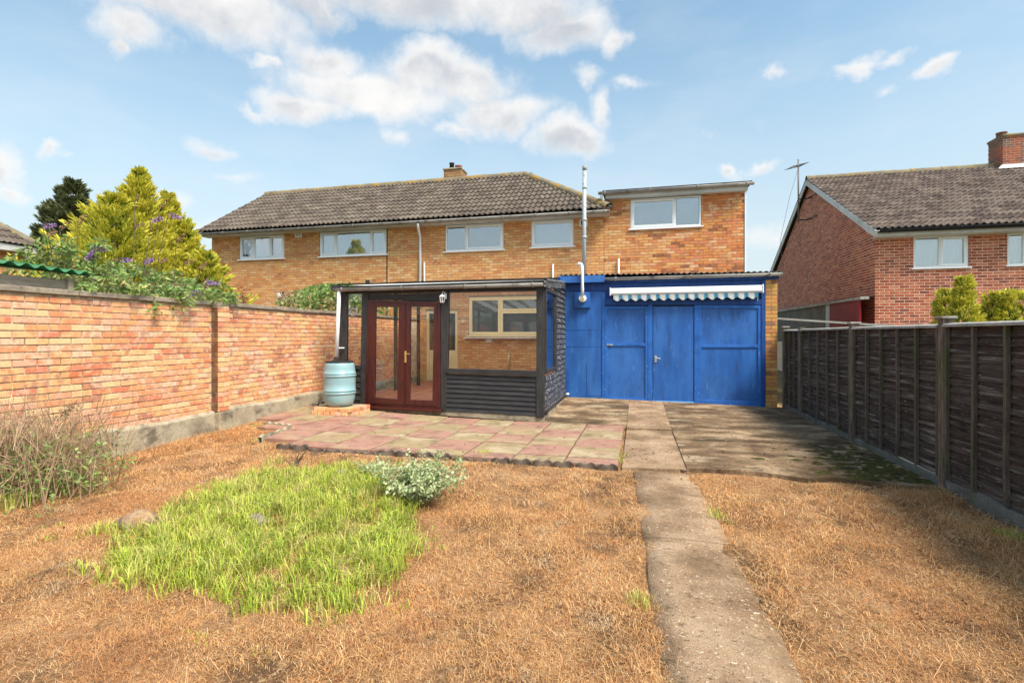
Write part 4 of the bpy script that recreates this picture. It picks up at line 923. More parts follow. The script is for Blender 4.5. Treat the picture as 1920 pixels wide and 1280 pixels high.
# awning
aw = thing('awning', (onY(1287, 545, GY).x, GY-.1, 2.3), 'retracted white cassette awning with a scalloped blue and white striped valance over the blue door', 'awning')
a = onY(1146, 539, GY-.15); b = onY(1428, 536, GY-.15); zc_ = (onY(1146, 551.5, GY-.15).z+onY(1428, 550, GY-.15).z)/2; zt2 = (a.z+b.z)/2
prof = [(GY-.02, zc_+.0), (GY-.17, zc_), (GY-.195, zc_+.03), (GY-.19, zt2-.02), (GY-.15, zt2), (GY-.02, zt2+.005)]
mb = MB(); k = len(prof); mb.add([(a.x, y, z) for y, z in prof]+[(b.x, y, z) for y, z in prof], [tuple(range(k)), tuple(range(2*k-1, k-1, -1))]+[(i, i+k, (i+1) % k+k, (i+1) % k) for i in range(k)])
mb.build('cassette', m_white, aw, bev=.006)
for X in (a.x-.03, b.x+.005): mb = MB(); mb.box(X, X+.025, GY-.20, GY-.015, zc_-.01, zt2+.012); mb.build('end_cap', m_white, aw, bev=.006)
x0_, x1_ = onY(1150, 560, GY-.17).x, onY(1422, 560, GY-.17).x
ns = 15; per = (x1_-x0_)/ns; zv = zc_-.002
for i in range(ns):
    for blue, (f0, f1) in ((0, (0, .62)), (1, (.62, 1.0))):
        if i == ns-1 and blue: pass
        V = []; m_ = 8
        for j in range(m_+1):
            f = i+f0+(f1-f0)*j/m_; X = x0_+per*f; dep = .105+.022*math.sin(2*math.pi*f-1.2)
            for r_ in range(4): V.append((X, GY-.175-.012*math.sin(2*math.pi*f)*r_/3+(.001 if blue else 0), zv-dep*r_/3))
        mb = MB(); mb.add(V, [(j*4+r_, (j+1)*4+r_, (j+1)*4+r_+1, j*4+r_+1) for j in range(m_) for r_ in range(3)])
        mb.build('valance_stripe', m_clothb if blue else m_cloth, aw, smooth=True)
mb = MB(); mb.tube([(b.x-.06, GY-.1, zc_), (b.x-.06, GY-.1, zc_-.16)], .01, 6); mb.build('crank_eye', m_silver, aw)
mb = MB(); mb.box(x0_, x1_, GY-.15, GY-.06, zc_-.03, zc_-.004); mb.build('front_rail', m_blind, aw)
# boiler flue pipe on the roof, white overflow pipe and terminal
fxy = onY(1096, 400, 13.12); ft = onY(1096, 311, 13.12).z
fp = thing('flue_pipe', (fxy.x, 13.12, 2.7), 'tall thin grey flue pipe rising past the house gutter', 'flue')
mb = MB(); mb.tube([(fxy.x-.012, 13.12, 2.7), (fxy.x, 13.12, ft-.04)], .052, 14); mb.build('pipe', m_pipe, fp, smooth=True)
mb = MB(); mb.tube([(fxy.x, 13.12, ft-.12), (fxy.x, 13.12, ft)], .056, 14); mb.build('cowl', m_gut, fp, smooth=True)
for z in (onY(1096, 412, 13.12).z, onY(1096, 445, 13.12).z, onY(1096, 352, 13.12).z):
    mb = MB(); mb.tube([(fxy.x, 13.12, z-.03), (fxy.x, 13.12, z+.03)], .06, 14); mb.build('joint_collar', m_pipe, fp, smooth=True)
for z in (onY(1096, 420, 13.12).z,): mb = MB(); mb.bar((fxy.x, 13.15, z), (fxy.x, HY, z), .03, .02); mb.build('wall_bracket', m_gutd, fp)
a = onY(1093, 560, GY-.08); tmn = thing('boiler_flue', (a.x, GY-.08, a.z), 'white plastic flue with round terminal fixed to a blue square plate on the garage', 'flue')
P1 = onY(1077, 577, GY-.06); P2 = onY(1107, 547, GY-.06); mb = MB(); mb.box(P1.x, P2.x, GY-.07, GY+.004, P1.z, P2.z); mb.build('mounting_plate', m_blue, tmn, bev=.004)
tp = onY(1092, 500, GY-.22)
mb = MB(); mb.tube([(a.x, GY-.07, a.z), (a.x, GY-.20, a.z)], .078, 20); mb.build('terminal', m_white, tmn, smooth=False, bev=.01)
mb = MB(); mb.tube([(a.x, GY-.21, a.z-.02), (a.x, GY-.225, a.z-.02)], .04, 14); mb.build('terminal_opening', m_brass, tmn)
mb = MB(); mb.tube([(a.x-.0, GY-.20, a.z+.06), (a.x, GY-.21, a.z+.2), (a.x, GY-.21, tp.z-.02), (a.x-.02, GY-.21, tp.z+.05), (a.x-.07, GY-.21, tp.z+.07), (a.x-.085, GY-.21, tp.z+.03)], .036, 12); mb.build('pipe', m_white, tmn, smooth=True)
# outside tap pipe
a = onY(1063, 738, GY-.05); tp_ = thing('outside_tap', (a.x, GY-.05, a.z), 'small blue and white outside tap pipe low on the blue garage wall beside the conservatory', 'tap')
mb = MB(); mb.tube([(-1.5, GY-.05, a.z), (a.x, GY-.05, a.z)], .014, 8); mb.build('pipe', m_bluet, tp_, smooth=True)
mb = MB(); mb.tube([(a.x-.03, GY-.05, a.z-.01), (a.x+.04, GY-.09, a.z)], .024, 10); mb.tube([(a.x-.07, GY-.05, a.z), (a.x-.065, GY-.05, a.z+.25)], .007, 6); mb.build('tap_head', m_white, tp_, smooth=True)

# ------------------------------------------------------------------ garden wall on the left
GWX = -6.19
gw = thing('garden_wall', (GWX, 7, 0), 'orange and buff brick garden wall with concrete coping and plinth on the left', 'wall')
mb = MB(); mb.box(GWX-.20, GWX, .8, HY-.02, -.1, 1.865); gwo = mb.build('mortar_core', m_mortL, gw)
PH = .285
BL_ = lay(.8, 12.9, PH-.02, 1.865, [(6.335, 6.565, 0, 3)], z_ref=PH-.01, bond0=0, bl=.212, bh=.062, jt=.013)
vis = [b for b in BL_ if b[1] > 3.4]
brickwork(gwo, (GWX, 0, 0), (0, 1, 0), (1, 0, 0), BL_ if False else vis, m_brickL, 300, jitter=.003, dp=.010)
brickwork(gwo, (GWX, 0, 0), (0, 1, 0), (1, 0, 0), [b for b in BL_ if b[1] <= 3.4], m_brickL, 0, jitter=.003, dp=.010)
# pier
mb = MB(); mb.box(GWX, GWX+.115, 6.345, 6.555, .27, 1.862); pi_ = mb.build('pier', m_mortL, gw)
brickwork(pi_, (GWX+.115, 0, 0), (0, 1, 0), (1, 0, 0), lay(6.34, 6.56, PH, 1.86, z_ref=PH-.01, bl=.22), m_brickL, 60, jitter=.003, dp=.01)
brickwork(pi_, (0, 6.345, 0), (1, 0, 0), (0, -1, 0), lay(GWX+.012, GWX+.12, PH, 1.86, z_ref=PH-.01, bl=.11), m_brickShade, 60, jitter=.003, dp=.01)
mb = MB(); mb.box(GWX, GWX+.16, 6.33, 6.60, -.1, .27); mb.build('pier_base', m_conc, gw, bev=.015)
y = .8; 
while y < HY-.1:
    L = 1.22 if y < 5 else 1.1; mb = MB(); dz = random.uniform(-.004, .004); mb.box(GWX-.24, GWX+.045, y+.004, min(y+L-.006, HY-.05), 1.868+dz, 1.928+dz); mb.build('coping_stone', m_cope, gw, bev=.008); y += L
for (ya, yb, top) in ((.8, 6.33, PH), (6.60, HY-.05, PH+.02)):
    n = 40; V = []; F = []
    for i in range(n+1):
        Y = ya+(yb-ya)*i/n; w_ = .012*math.sin(Y*3.1)+.006*math.sin(Y*11)
        V += [(GWX+.075+w_*.5, Y, -.12), (GWX+.072+w_*.5, Y, top-.035+w_), (GWX+.055+w_, Y, top-.008+w_), (GWX-.01, Y, top+.012+w_)]
    F = [(i*4+k, (i+1)*4+k, (i+1)*4+k+1, i*4+k+1) for i in range(n) for k in range(3)]; mb = MB(); mb.add(V, F); mb.build('plinth', m_conc, gw, smooth=False)

# ------------------------------------------------------------------ fence on the right
FX = 2.80
fe = thing('garden_fence', (FX, 6, 0), 'dark brown overlapping board fence with posts and battens along the right side', 'fence')
posts = [10.93, 9.90, 7.68, 5.60, 3.50, 1.40]
FZ = 1.545
for i, y in enumerate(posts):
    mb = MB(); top = FZ+(.03 if i != 1 else .02); mb.box(FX-.045, FX+.045, y-.045, y+.045, -.1, top); po = mb.build('post', m_post, fe, bev=.006)
    if i != 1:
        mb = MB(); mb.box(FX-.065, FX+.065, y-.065, y+.065, top, top+.025); mb.build('post_cap', m_cap, po, bev=.008)
for pi2, (yb, ya) in enumerate(zip(posts, posts[1:])):
    ya2, yb2 = ya+.05, yb-.05; n = 19; gap = (FZ-.05-.10)/n
    for k in range(n):
        z0_ = .10+k*gap; m_ = 8; V = []; ph = random.random()*9; am = random.uniform(.003, .012); sag = random.uniform(-.004, .004)
        for j in range(m_+1):
            Y = ya2+(yb2-ya2)*j/m_; w_ = am*math.sin(Y*3.3+ph)+am*.5*math.sin(Y*9+ph*2)+sag*math.sin(math.pi*j/m_)
            V += [(FX-.016, Y, z0_-.012+w_), (FX+.006, Y, z0_+gap+.004), (FX+.004, Y, z0_-.012+w_)]
        F = [(j*3, j*3+1, j*3+4, j*3+3) for j in range(m_)]+[(j*3+2, j*3, j*3+3, j*3+5) for j in range(m_)]+[(j*3+1, j*3+2, j*3+5, j*3+4) for j in range(m_)]
        mb = MB(); mb.add(V, F); mb.build('board', m_fence, fe)
    nb_ = 5 if yb-ya > 1.5 else 3
    for k in range(nb_+1):
        Y = ya2+.02+(yb2-ya2-.04)*k/nb_; l_ = random.uniform(-.012, .012)
        mb = MB(); n2 = 5; V = []
        for j in range(n2+1):
            z = .10+(FZ-.04-.10)*j/n2; o_ = l_*math.sin(j*1.3+k)
            for dx_, dy_ in ((-.042, -.016), (-.042, .016), (-.010, .016), (-.010, -.016)): V.append((FX+dx_+o_*.3, Y+dy_+o_, z))
        F = [(j*4+q, j*4+(q+1) % 4, j*4+4+(q+1) % 4, j*4+4+q) for j in range(n2) for q in range(4)]+[(3, 2, 1, 0), (n2*4, n2*4+1, n2*4+2, n2*4+3)]
        mb.add(V, F); mb.build('batten', m_batten, fe)
    mb = MB(); dz = random.uniform(-.008, .008); mb.add([(FX-.06, ya2, FZ-.045+dz), (FX+.05, ya2, FZ-.045+dz), (FX+.05, yb2, FZ-.045), (FX-.06, yb2, FZ-.045), (FX-.055, ya2, FZ-.02+dz), (FX+.05, ya2, FZ-.005+dz), (FX+.05, yb2, FZ-.005), (FX-.055, yb2, FZ-.02)],
                        [(3, 2, 1, 0), (4, 5, 6, 7), (0, 1, 5, 4), (1, 2, 6, 5), (2, 3, 7, 6), (3, 0, 4, 7)]); mb.build('capping_rail', m_cap, fe, bev=.003)
    mb = MB(); mb.box(FX-.03, FX+.02, ya2, yb2, -.08, .085); mb.build('gravel_board', m_gravb, fe, bev=.004)

# ------------------------------------------------------------------ neighbour house on the right
NY, NX = 15.2, 6.02; NE = 4.10; NRY, NRZ = 20.3, 7.02
nh = thing('red_brick_house', (NX+4, 20, 0), 'red brick neighbouring house with a gable end and brown tiled roof beyond the fence', 'house')
wa = pxwin(NY, 1713, 1816, (442, 441), (503, 500)); wb = pxwin(NY, 1889, 1960, (437, 434), (498, 495))
XE = 15.5
hs = [wa, wb]
BN = lay(NX, XE, 1.2, NE-.10, hs, z_ref=.02, bl=.213, bh=.063, jt=.012); 
mb = MB(); wall_sheet(mb, (0, NY, 0), (1, 0, 0), NX, XE, -.1, NE-.05, hs)
BYk = NRY*2-NY
slopeN = (NRZ-.12-(NE-.1))/(NRY-NY)
def gt(y): return NE-.1+slopeN*min(y-NY, BYk-y)
mb.add([(NX, NY, -.1), (NX, BYk, -.1), (NX, BYk, NE-.1), (NX, NRY, NRZ-.15), (NX, NY, NE-.1)], [(4, 3, 2, 1, 0)])
mb.box(NX, XE, BYk-.05, BYk, -.1, NE-.1)
nw = mb.build('wall', m_mortR, nh)
brickwork(nw, (0, NY, 0), (1, 0, 0), (0, -1, 0), BN, m_brickR, 300, dp=.0025)
mb = MB(); mb.box(NX+.03, NX+.05, NY+.2, BYk-.2, 1, 3.9); ng = mb.build('gable', m_mortR, nh)
brickwork(ng, (NX, 0, 0), (0, 1, 0), (-1, 0, 0), lay(NY+.0, BYk, 1.3, NRZ, z_ref=.02, bond0=1, bl=.213, bh=.063, jt=.012, keep=lambda u, z: z < gt(u)-.02), m_brickR, 0, dp=.0025)
make_window(nh, *wa, NY, [(wa[0]+.05, pX(1757, NY), 0), (pX(1768, NY), wa[1]-.05, 1)], curtain=True)
make_window(nh, *wb, NY, [(wb[0]+.05, pX(1915, NY), 0), (pX(1926, NY), wb[1]-.05, 1)], curtain=True)
NE0 = NY-.36; sN = Vector((0, NRY-NE0, NRZ-NE-.02)); XV = NX-.14
mb = MB(); mb.add([(XV+.03, NE0+.04, NE), (XE, NE0+.04, NE), (XE, NRY, NRZ-.03), (XV+.03, NRY, NRZ-.03), (XV+.03, 2*NRY-NE0, NE), (XE, 2*NRY-NE0, NE)], [(0, 1, 2, 3), (3, 2, 5, 4)])
nr = mb.build('roof', m_under, nh)
tiles(nr, (XV, NE0, NE+.02), (1, 0, 0), sN, int((XE-XV)/.3), int(sN.length/.345)+1, m_tileR, lambda x, y: y < sN.length+.05)
ridge(nr, (XV, NRY, NRZ+.03), (XE, NRY, NRZ+.03), m_ridge)
mb = MB(); mb.bar((XV+.0, NE0-.03, NE-.09), (XV+.0, NRY, NRZ-.11), .03, .17); mb.bar((XV+.002, 2*NRY-NE0, NE-.09), (XV+.002, NRY, NRZ-.11), .03, .17); mb.build('bargeboard', m_fascia, nh)
mb = MB(); mb.bar((XV+.02, 2*NRY-NE0, NE+.03), (XV+.02, NRY, NRZ+.01), .07, .05); mb.build('verge', m_tileR, nr)
mb = MB(); mb.box(XV+.02, XE, NE0+.0, NE0+.02, NE-.15, NE-.0); mb.build('fascia', m_fascia, nh); mb = MB(); mb.box(XV+.02, XE, NE0+.02, NY, NE-.16, NE-.15); mb.build('soffit', m_fascia, nh)
gutter(nh, (XV+.05, NE0-.07, NE+.0), (XE, NE0-.07, NE+.0), m_gutd, .075, 6)
# chimney
k0 = 11.55; mb = MB(); mb.box(k0, k0+1.5, 19.95, 20.65, 6.5, 7.88); nc = mb.build('chimney', m_mortR, nh)
m_brickC = M('chimney_brick', [], scale=5, rough=.95, bump=.3, bscale=70, tone=[(.34, .09, .05), (.42, .13, .07), (.22, .08, .06), (.40, .11, .06)], fine=.2, spec=.1, stains=[((.13, .11, .09), 2.2, .42, .6, .8)])
brickwork(nc, (0, 19.95, 0), (1, 0, 0), (0, -1, 0), lay(k0, k0+1.5, 6.8, 7.88), m_brickC, 120); brickwork(nc, (k0, 0, 0), (0, 1, 0), (-1, 0, 0), lay(19.95, 20.65, 6.8, 7.88, bond0=1), m_brickC, 60)
mb = MB(); mb.box(k0-.03, k0+1.53, 19.9, 20.7, 7.88, 7.97); mb.build('chimney_cap', m_ridge, nc, bev=.03)
mb = MB(); mb.lathe([(.15, 0), (.13, .15), (.15, .17), (.15, .2)], (k0+.2, 20.35, 7.95), 16); mb.build('chimney_pot', m_brickC, nc, smooth=True)
mb = MB(); mb.box(k0-.04, k0+1.54, 19.90, 19.93, 6.78, 6.98); mb.add([(k0-.25, 19.72, 6.80), (k0+1.6, 19.72, 6.80), (k0+1.6, 19.92, 6.96), (k0-.05, 19.92, 6.96)], [(0, 1, 2, 3)]); mb.build('lead_flashing', m_lead, nc)
# aerial
ax_ = onX(1497, 400, NX-.42); AY = ax_.y; at_ = onY(1497, 299, AY).z; ab_ = onY(1497, 416, AY).z
ae = thing('tv_aerial', (NX-.42, AY, ab_), 'thin television aerial mast bracketed to the gable of the red brick house', 'aerial')
AX = NX-.42
mb = MB(); mb.tube([(AX, AY, ab_), (AX, AY, at_)], .028, 8); mb.build('mast', m_steel, ae, smooth=True)
mb = MB(); mb.tube([(AX-.30, AY-.25, at_-.38), (AX+.1, AY+.2, at_-.12)], .016, 6); mb.build('boom', m_steel, ae)
for k in range(6):
    f = k/5; q = Vector((AX-.30+.4*f, AY-.25+.45*f, at_-.38+.26*f)); mb = MB(); mb.bar(q+Vector((-.18, .14, .0)), q+Vector((.26, -.18, .0)), .012); mb.build('element', m_steel, ae)
for z in (at_-1.42, ab_+.06):
    mb = MB(); mb.tube([(AX-.03, AY, z), (NX-.12, AY-.03, z), (NX+.0, AY-.05, z+.02)], .02, 6); mb.tube([(NX-.12, AY-.03, z), (NX-.02, AY-.6, z+.02)], .018, 6); mb.build('wall_bracket', m_gutd, ae)
mb = MB(); pts = [(AX, AY, at_-.3), (AX-.15, AY+.5, at_-1.2), (AX-.2, AY+1.6, at_-2.6), (AX+.3, AY+3, at_-4.2)]; mb.tube(pts, .006, 4); mb.build('cable', m_gut, ae)
# lean-to beside the neighbour
lt = thing('lean_to', (5.5, 18, 0), 'grey lean-to with a dark red door between the fence and the red brick house', 'lean-to')
LX = 5.55
def qLX(pts, name, mat, x1=LX, th=.04):
    P = [onX(a, b, LX) for a, b in pts]; V = [(x1, v.y, v.z) for v in P]+[(x1+th, v.y, v.z) for v in P]; mb = MB()
    mb.add(V, [(3, 2, 1, 0), (4, 5, 6, 7), (0, 1, 5, 4), (1, 2, 6, 5), (2, 3, 7, 6), (3, 0, 4, 7)]); return mb.build(name, mat, lt, bev=.005)
qLX([(1450, 640), (1548, 640), (1548, 571), (1450, 586)], 'rendered_wall', m_render)
qLX([(1555, 640), (1608, 640), (1608, 561), (1555, 570)], 'red_door', m_doorred)
qLX([(1608, 640), (1614, 640), (1614, 558), (1608, 561)], 'door_post', m_doorred, LX-.03)
qLX([(1547, 640), (1555, 640), (1555, 570), (1547, 571)], 'glass_strip', m_blind)
qLX([(1450, 587), (1618, 561), (1618, 556), (1450, 583)], 'roof_edge', m_cap, LX-.06, .2)
mb = MB(); a = onX(1450, 584, LX); b = onX(1618, 557, LX); mb.add([(LX, a.y, a.z), (NX, a.y, a.z+.05), (NX, b.y, b.z+.05), (LX, b.y, b.z)], [(0, 1, 2, 3)]); mb.build('roof_sheet', m_corr, lt)
sh = MB(); P = [onG(1450, 640)]; 
a = onY(1440, 597, 12.6); b = onY(1548, 609, 12.6); sh.add([(3.0, 12.6, 1.83), (5.3, 12.0, 1.62), (5.5, 15.0, 1.75), (3.0, 15.5, 1.98)], [(0, 1, 2, 3)])
sh.build('low_roof_sheet', M('pale_sheet', [(.52, .51, .48), (.40, .39, .36)], scale=4, rough=.8), lt, solid=.04)

# ------------------------------------------------------------------ far left house and shed
fh = thing('bungalow', (-21, 10, 0), 'brown tiled house end with white gutter board behind the shed at far left', 'house')
FHX, FHE, FY1 = -19., 4.2, 12.45
mb = MB(); mb.box(FHX-6, FHX, 4, FY1-.3, -.1, FHE-.1); fw_ = mb.build('wall', m_mortH, fh)
brickwork(fw_, (FHX, 0, 0), (0, 1, 0), (1, 0, 0), lay(9.5, FY1-.3, 2.5, FHE-.12), m_brickH, 0)
mb = MB(); mb.box(FHX+.0, FHX+.35, 4, FY1, FHE-.18, FHE+.02); mb.build('fascia', m_fascia, fh, bev=.004)
sl_ = Vector((-1, 0, .8)); Lf = 3.2
mb = MB(); mb.add([(FHX+.35, 4, FHE), (FHX+.35, FY1+.1, FHE), (FHX+.35-2.5, FY1-2.4, FHE+2.0), (FHX+.35-2.5, 4, FHE+2.0)], [(0, 1, 2, 3)])
fr_ = mb.build('roof', m_under, fh)
tiles(fr_, (FHX+.38, 6., FHE+.03), (0, 1, 0), sl_, 21, 9, m_tile, lambda x, y: 6+x < FY1+.1-y*.78, nmax=60)
ridge(fr_, (FHX+.35, FY1+.05, FHE+.05), (FHX+.35-2.5, FY1-2.4, FHE+2.05), m_ridge)
shd = thing('garden_shed', (-7.5, 4, 0), 'weathered timber shed with wavy green corrugated roof just behind the garden wall', 'shed')
SX = -6.75
for k in range(6):
    z = 1.35+k*.125; mb = MB(); mb.box(SX-.03, SX-.002*k, 1.5, 4.74, z, z+.12); mb.build('board', m_shed, shd, bev=.004)
mb = MB(); mb.box(SX-.03, SX+.035, 4.74, 4.80, 0, 2.12); mb.build('corner_post', m_shed, shd, bev=.004)
mb = MB(); mb.box(SX-1.8, SX-.05, 1.5, 4.7, 0, 2.0); mb.build('shed_body', m_shed, shd)
V = []; n = 160; y0_, y1_ = 1.4, 4.93
for i in range(n+1):
    Y = y0_+(y1_-y0_)*i/n; w_ = .022*math.sin(Y*2*math.pi/.155); zz = 2.205-.03*(Y-4)
    V += [(SX+.16, Y, zz+w_), (SX-1.9, Y, zz+.22+w_)]
mb = MB(); mb.add(V, [(2*i, 2*i+1, 2*i+3, 2*i+2) for i in range(n)]); mb.build('corrugated_roof', m_green, shd, solid=.006, smooth=True)

# ------------------------------------------------------------------ vegetation
def leaf_quads(P, D, L, Wd, roll=None, fold=.25):
    """rhombic leaves. P,D (N,3), L,Wd (N,)"""
    N_ = len(P); D = D/np.linalg.norm(D, axis=1, keepdims=True)
    r_ = RNG.normal(size=(N_, 3)); Sd = np.cross(D, r_); Sd /= np.linalg.norm(Sd, axis=1, keepdims=True)+1e-9
    Nn = np.cross(Sd, D)
    L = L[:, None]; Wd = Wd[:, None]
    v = np.stack([P, P+D*L*.45+Sd*Wd*.5+Nn*Wd*fold, P+D*L, P+D*L*.45-Sd*Wd*.5+Nn*Wd*fold], 1).reshape(-1, 3)
    f = np.arange(N_*4).reshape(-1, 4); return v, f
def conifer(name, base, H, Rr, mat, n_br, per, label, cat, lsz=(.05, .11), rise=.45, group=None, tops=1, pw=.8, toneinner=True, z0=.08, trunk=m_bark):
    th = thing(name, base, label, cat, group)
    base = Vector(base); mb = MB(); Ps = []; Ds = []; Ls = []; Tn = []
    heads = [(base, H, 1.)]
    for k in range(tops-1): heads.append((base+Vector((RNG.uniform(-.3, .3)*Rr, RNG.uniform(-.3, .3)*Rr, 0)), H*RNG.uniform(.82, .95), .8))
    for hb, hh, rs in heads:
        mb.tube([hb, hb+Vector((0, 0, hh*.5)), hb+Vector((0, 0, hh*.97))], .09*hh/4, 8, r2=.012)
        for i in range(n_br):
            f = z0+(1-z0)*(i+RNG.random())/n_br; z = f*hh; r_ = Rr*rs*(1-f)**pw*RNG.uniform(.55, 1.22)+.06
            an = RNG.uniform(0, 2*math.pi); dr_ = np.array([math.cos(an), math.sin(an), 0.])
            m_ = max(8, int(per*(r_/Rr+.25)))
            tt = RNG.uniform(.25, 1.0, m_)**.75
            pr_ = rise*r_*(tt**1.6)
            P = np.array([hb.x, hb.y, hb.z+z])+dr_*(tt*r_)[:, None]+np.stack([0*tt, 0*tt, pr_], 1)
            wdt = .15*r_*(1.08-tt)+.03
            side = np.array([-dr_[1], dr_[0], 0.])
            P = P+side*(RNG.normal(0, 1, m_)*wdt)[:, None]+np.array([0, 0, 1.])*(RNG.normal(0, .35, m_)*wdt)[:, None]
            D = dr_*.9+np.array([0, 0, .8])+RNG.normal(0, .30, (m_, 3))
            Ps.append(P); Ds.append(D); Ls.append(RNG.uniform(*lsz, m_))
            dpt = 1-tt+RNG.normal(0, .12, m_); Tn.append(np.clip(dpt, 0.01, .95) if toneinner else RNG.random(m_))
            if i % 6 == 0:
                e_ = Vector(dr_)*r_*.8; mb.tube([hb+Vector((0, 0, z)), hb+Vector((0, 0, z))+e_*.5+Vector((0, 0, rise*r_*.2)), hb+Vector((0, 0, z+rise*r_*.7))+e_], .02, 5, r2=.004)
    P = np.concatenate(Ps); D = np.concatenate(Ds); L = np.concatenate(Ls); T = np.concatenate(Tn)
    v, f = leaf_quads(P, D, L*1.8, L*.48)
    # leaf tone is a plant property: old growth inside is green, new tips are yellow
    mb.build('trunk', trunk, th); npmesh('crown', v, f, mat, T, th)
    return th
m_gold.node_tree.nodes  # tone 0 = new yellow growth, 1 = old green growth
for m_ in (m_gold,):
    for nd in m_.node_tree.nodes:
        if nd.type == 'MATH' and nd.operation == 'FRACT': pass
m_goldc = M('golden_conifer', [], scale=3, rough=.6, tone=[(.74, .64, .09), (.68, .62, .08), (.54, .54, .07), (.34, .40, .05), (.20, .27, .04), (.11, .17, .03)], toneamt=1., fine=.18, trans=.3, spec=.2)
# the conifers share one tone ramp driven by the attribute only
for nd in m_goldc.node_tree.nodes:
    if nd.type == 'MATH' and nd.operation == 'ADD' and any(l.from_node.type == 'OBJECT_INFO' for l in m_goldc.node_tree.links if l.to_node == nd):
        for l in list(m_goldc.node_tree.links):
            if l.to_node == nd and l.from_node.type == 'OBJECT_INFO': m_goldc.node_tree.links.remove(l)
        nd.inputs[0].default_value = 0.
def at_t(px, tdist, z=0.):
    u = (px-960)/FP; return Vector((u*tdist*CA-tdist*SA, tdist*CA+u*tdist*SA, z))
def ztop(py, tdist): return HC+(629-py)/FP*tdist
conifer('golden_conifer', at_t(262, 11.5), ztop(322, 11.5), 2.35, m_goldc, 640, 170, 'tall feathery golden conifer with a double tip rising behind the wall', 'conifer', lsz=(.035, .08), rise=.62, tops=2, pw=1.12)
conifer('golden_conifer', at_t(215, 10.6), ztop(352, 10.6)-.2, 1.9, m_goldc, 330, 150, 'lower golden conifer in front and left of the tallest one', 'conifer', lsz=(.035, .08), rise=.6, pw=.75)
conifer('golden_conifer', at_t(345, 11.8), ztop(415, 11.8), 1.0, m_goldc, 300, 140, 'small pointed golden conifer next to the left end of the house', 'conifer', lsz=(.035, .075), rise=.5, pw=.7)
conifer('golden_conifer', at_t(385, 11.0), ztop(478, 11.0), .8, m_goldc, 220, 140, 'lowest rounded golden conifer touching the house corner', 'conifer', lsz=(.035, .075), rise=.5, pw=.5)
conifer('dark_conifer', at_t(137, 17), ztop(345, 17), .95, m_dark, 400, 130, 'dark green pointed cypress behind the golden conifers', 'conifer', lsz=(.06, .12), rise=.7, pw=.5, toneinner=False)
conifer('dark_conifer', at_t(97, 17.5), ztop(382, 17.5), .8, m_dark, 240, 100, 'smaller thin dark cypress left of the bigger dark one', 'conifer', lsz=(.06, .12), rise=.7, pw=.55, toneinner=False)
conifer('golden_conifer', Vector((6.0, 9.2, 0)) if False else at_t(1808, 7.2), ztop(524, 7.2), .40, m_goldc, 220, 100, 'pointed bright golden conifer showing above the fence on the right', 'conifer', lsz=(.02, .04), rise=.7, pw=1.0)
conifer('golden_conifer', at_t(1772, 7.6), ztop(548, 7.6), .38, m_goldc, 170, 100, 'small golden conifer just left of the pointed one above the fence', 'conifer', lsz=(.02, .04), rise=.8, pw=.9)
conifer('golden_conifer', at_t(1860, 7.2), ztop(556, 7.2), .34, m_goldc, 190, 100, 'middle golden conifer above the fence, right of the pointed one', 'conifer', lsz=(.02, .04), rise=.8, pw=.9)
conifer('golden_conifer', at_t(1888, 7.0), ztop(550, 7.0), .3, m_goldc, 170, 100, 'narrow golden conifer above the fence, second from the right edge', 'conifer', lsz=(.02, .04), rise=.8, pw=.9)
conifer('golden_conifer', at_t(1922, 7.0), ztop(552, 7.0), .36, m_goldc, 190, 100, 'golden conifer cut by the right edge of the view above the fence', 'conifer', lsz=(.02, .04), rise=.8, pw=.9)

def stems_shrub(th, base, n_st, hgt, spread, mat_leaf, leaf_l, leaf_w, per, droop, sr=.012, flowers=None, lean=(0, 0), mat_st=m_bark, minr=0.2, leaf_from=.25):
    mb = MB(); Ps = []; Ds = []; tips = []
    for s_ in range(n_st):
        an = RNG.uniform(0, 2*math.pi); sp = spread*(minr+(1-minr)*RNG.random()); hh = hgt*RNG.uniform(.6, 1.05)
        pts = []
        for k in range(9):
            f = k/8; r_ = sp*f**1.3; z = hh*(math.sin(f*math.pi*.5*(1+droop))) if droop else hh*f
            pts.append(Vector((base[0]+math.cos(an)*r_+lean[0]*f, base[1]+math.sin(an)*r_+lean[1]*f, base[2]+z)))
        mb.tube(pts, sr, 5, r2=sr*.25, caps=False); tips.append((pts[-1], (pts[-1]-pts[-2]).normalized()))
        for j in range(per):
            f = leaf_from+(1-leaf_from)*RNG.random(); k = min(7, int(f*8)); q = pts[k].lerp(pts[k+1], f*8-k)
            d_ = (pts[k+1]-pts[k]).normalized(); v_ = Vector(RNG.normal(0, 1, 3)); v_ = (v_-d_*v_.dot(d_)).normalized()
            Ps.append(np.array(q)+RNG.normal(0, .012, 3)); Ds.append(np.array(v_*.9+d_*.5+Vector((0, 0, -.25))))
    P = np.array(Ps); D = np.array(Ds); N_ = len(P); v, f = leaf_quads(P, D, RNG.uniform(.6, 1.1, N_)*leaf_l, RNG.uniform(.7, 1.1, N_)*leaf_w)
    mb.build('stems', mat_st, th); npmesh('foliage', v, f, mat_leaf, RNG.random(N_)*.98, th)
    return tips
def spike(th, p, d, L, r_, mat):
    d = Vector(d).normalized(); n = 90; tt = RNG.random(n); P = np.array(p)[None]+np.array(d)[None]*(tt*L)[:, None]
    rr = r_*(1-tt)**.6+.003; v_ = RNG.normal(size=(n, 3)); v_ -= (v_@np.array(d))[:, None]*np.array(d); v_ /= np.linalg.norm(v_, axis=1, keepdims=True)
    P = P+v_*rr[:, None]*.5; v, f = leaf_quads(P, v_+np.array(d)*.4, np.full(n, r_*.9), np.full(n, r_*.7)); npmesh('flower_spike', v, f, mat, RNG.random(n)*.98, th)
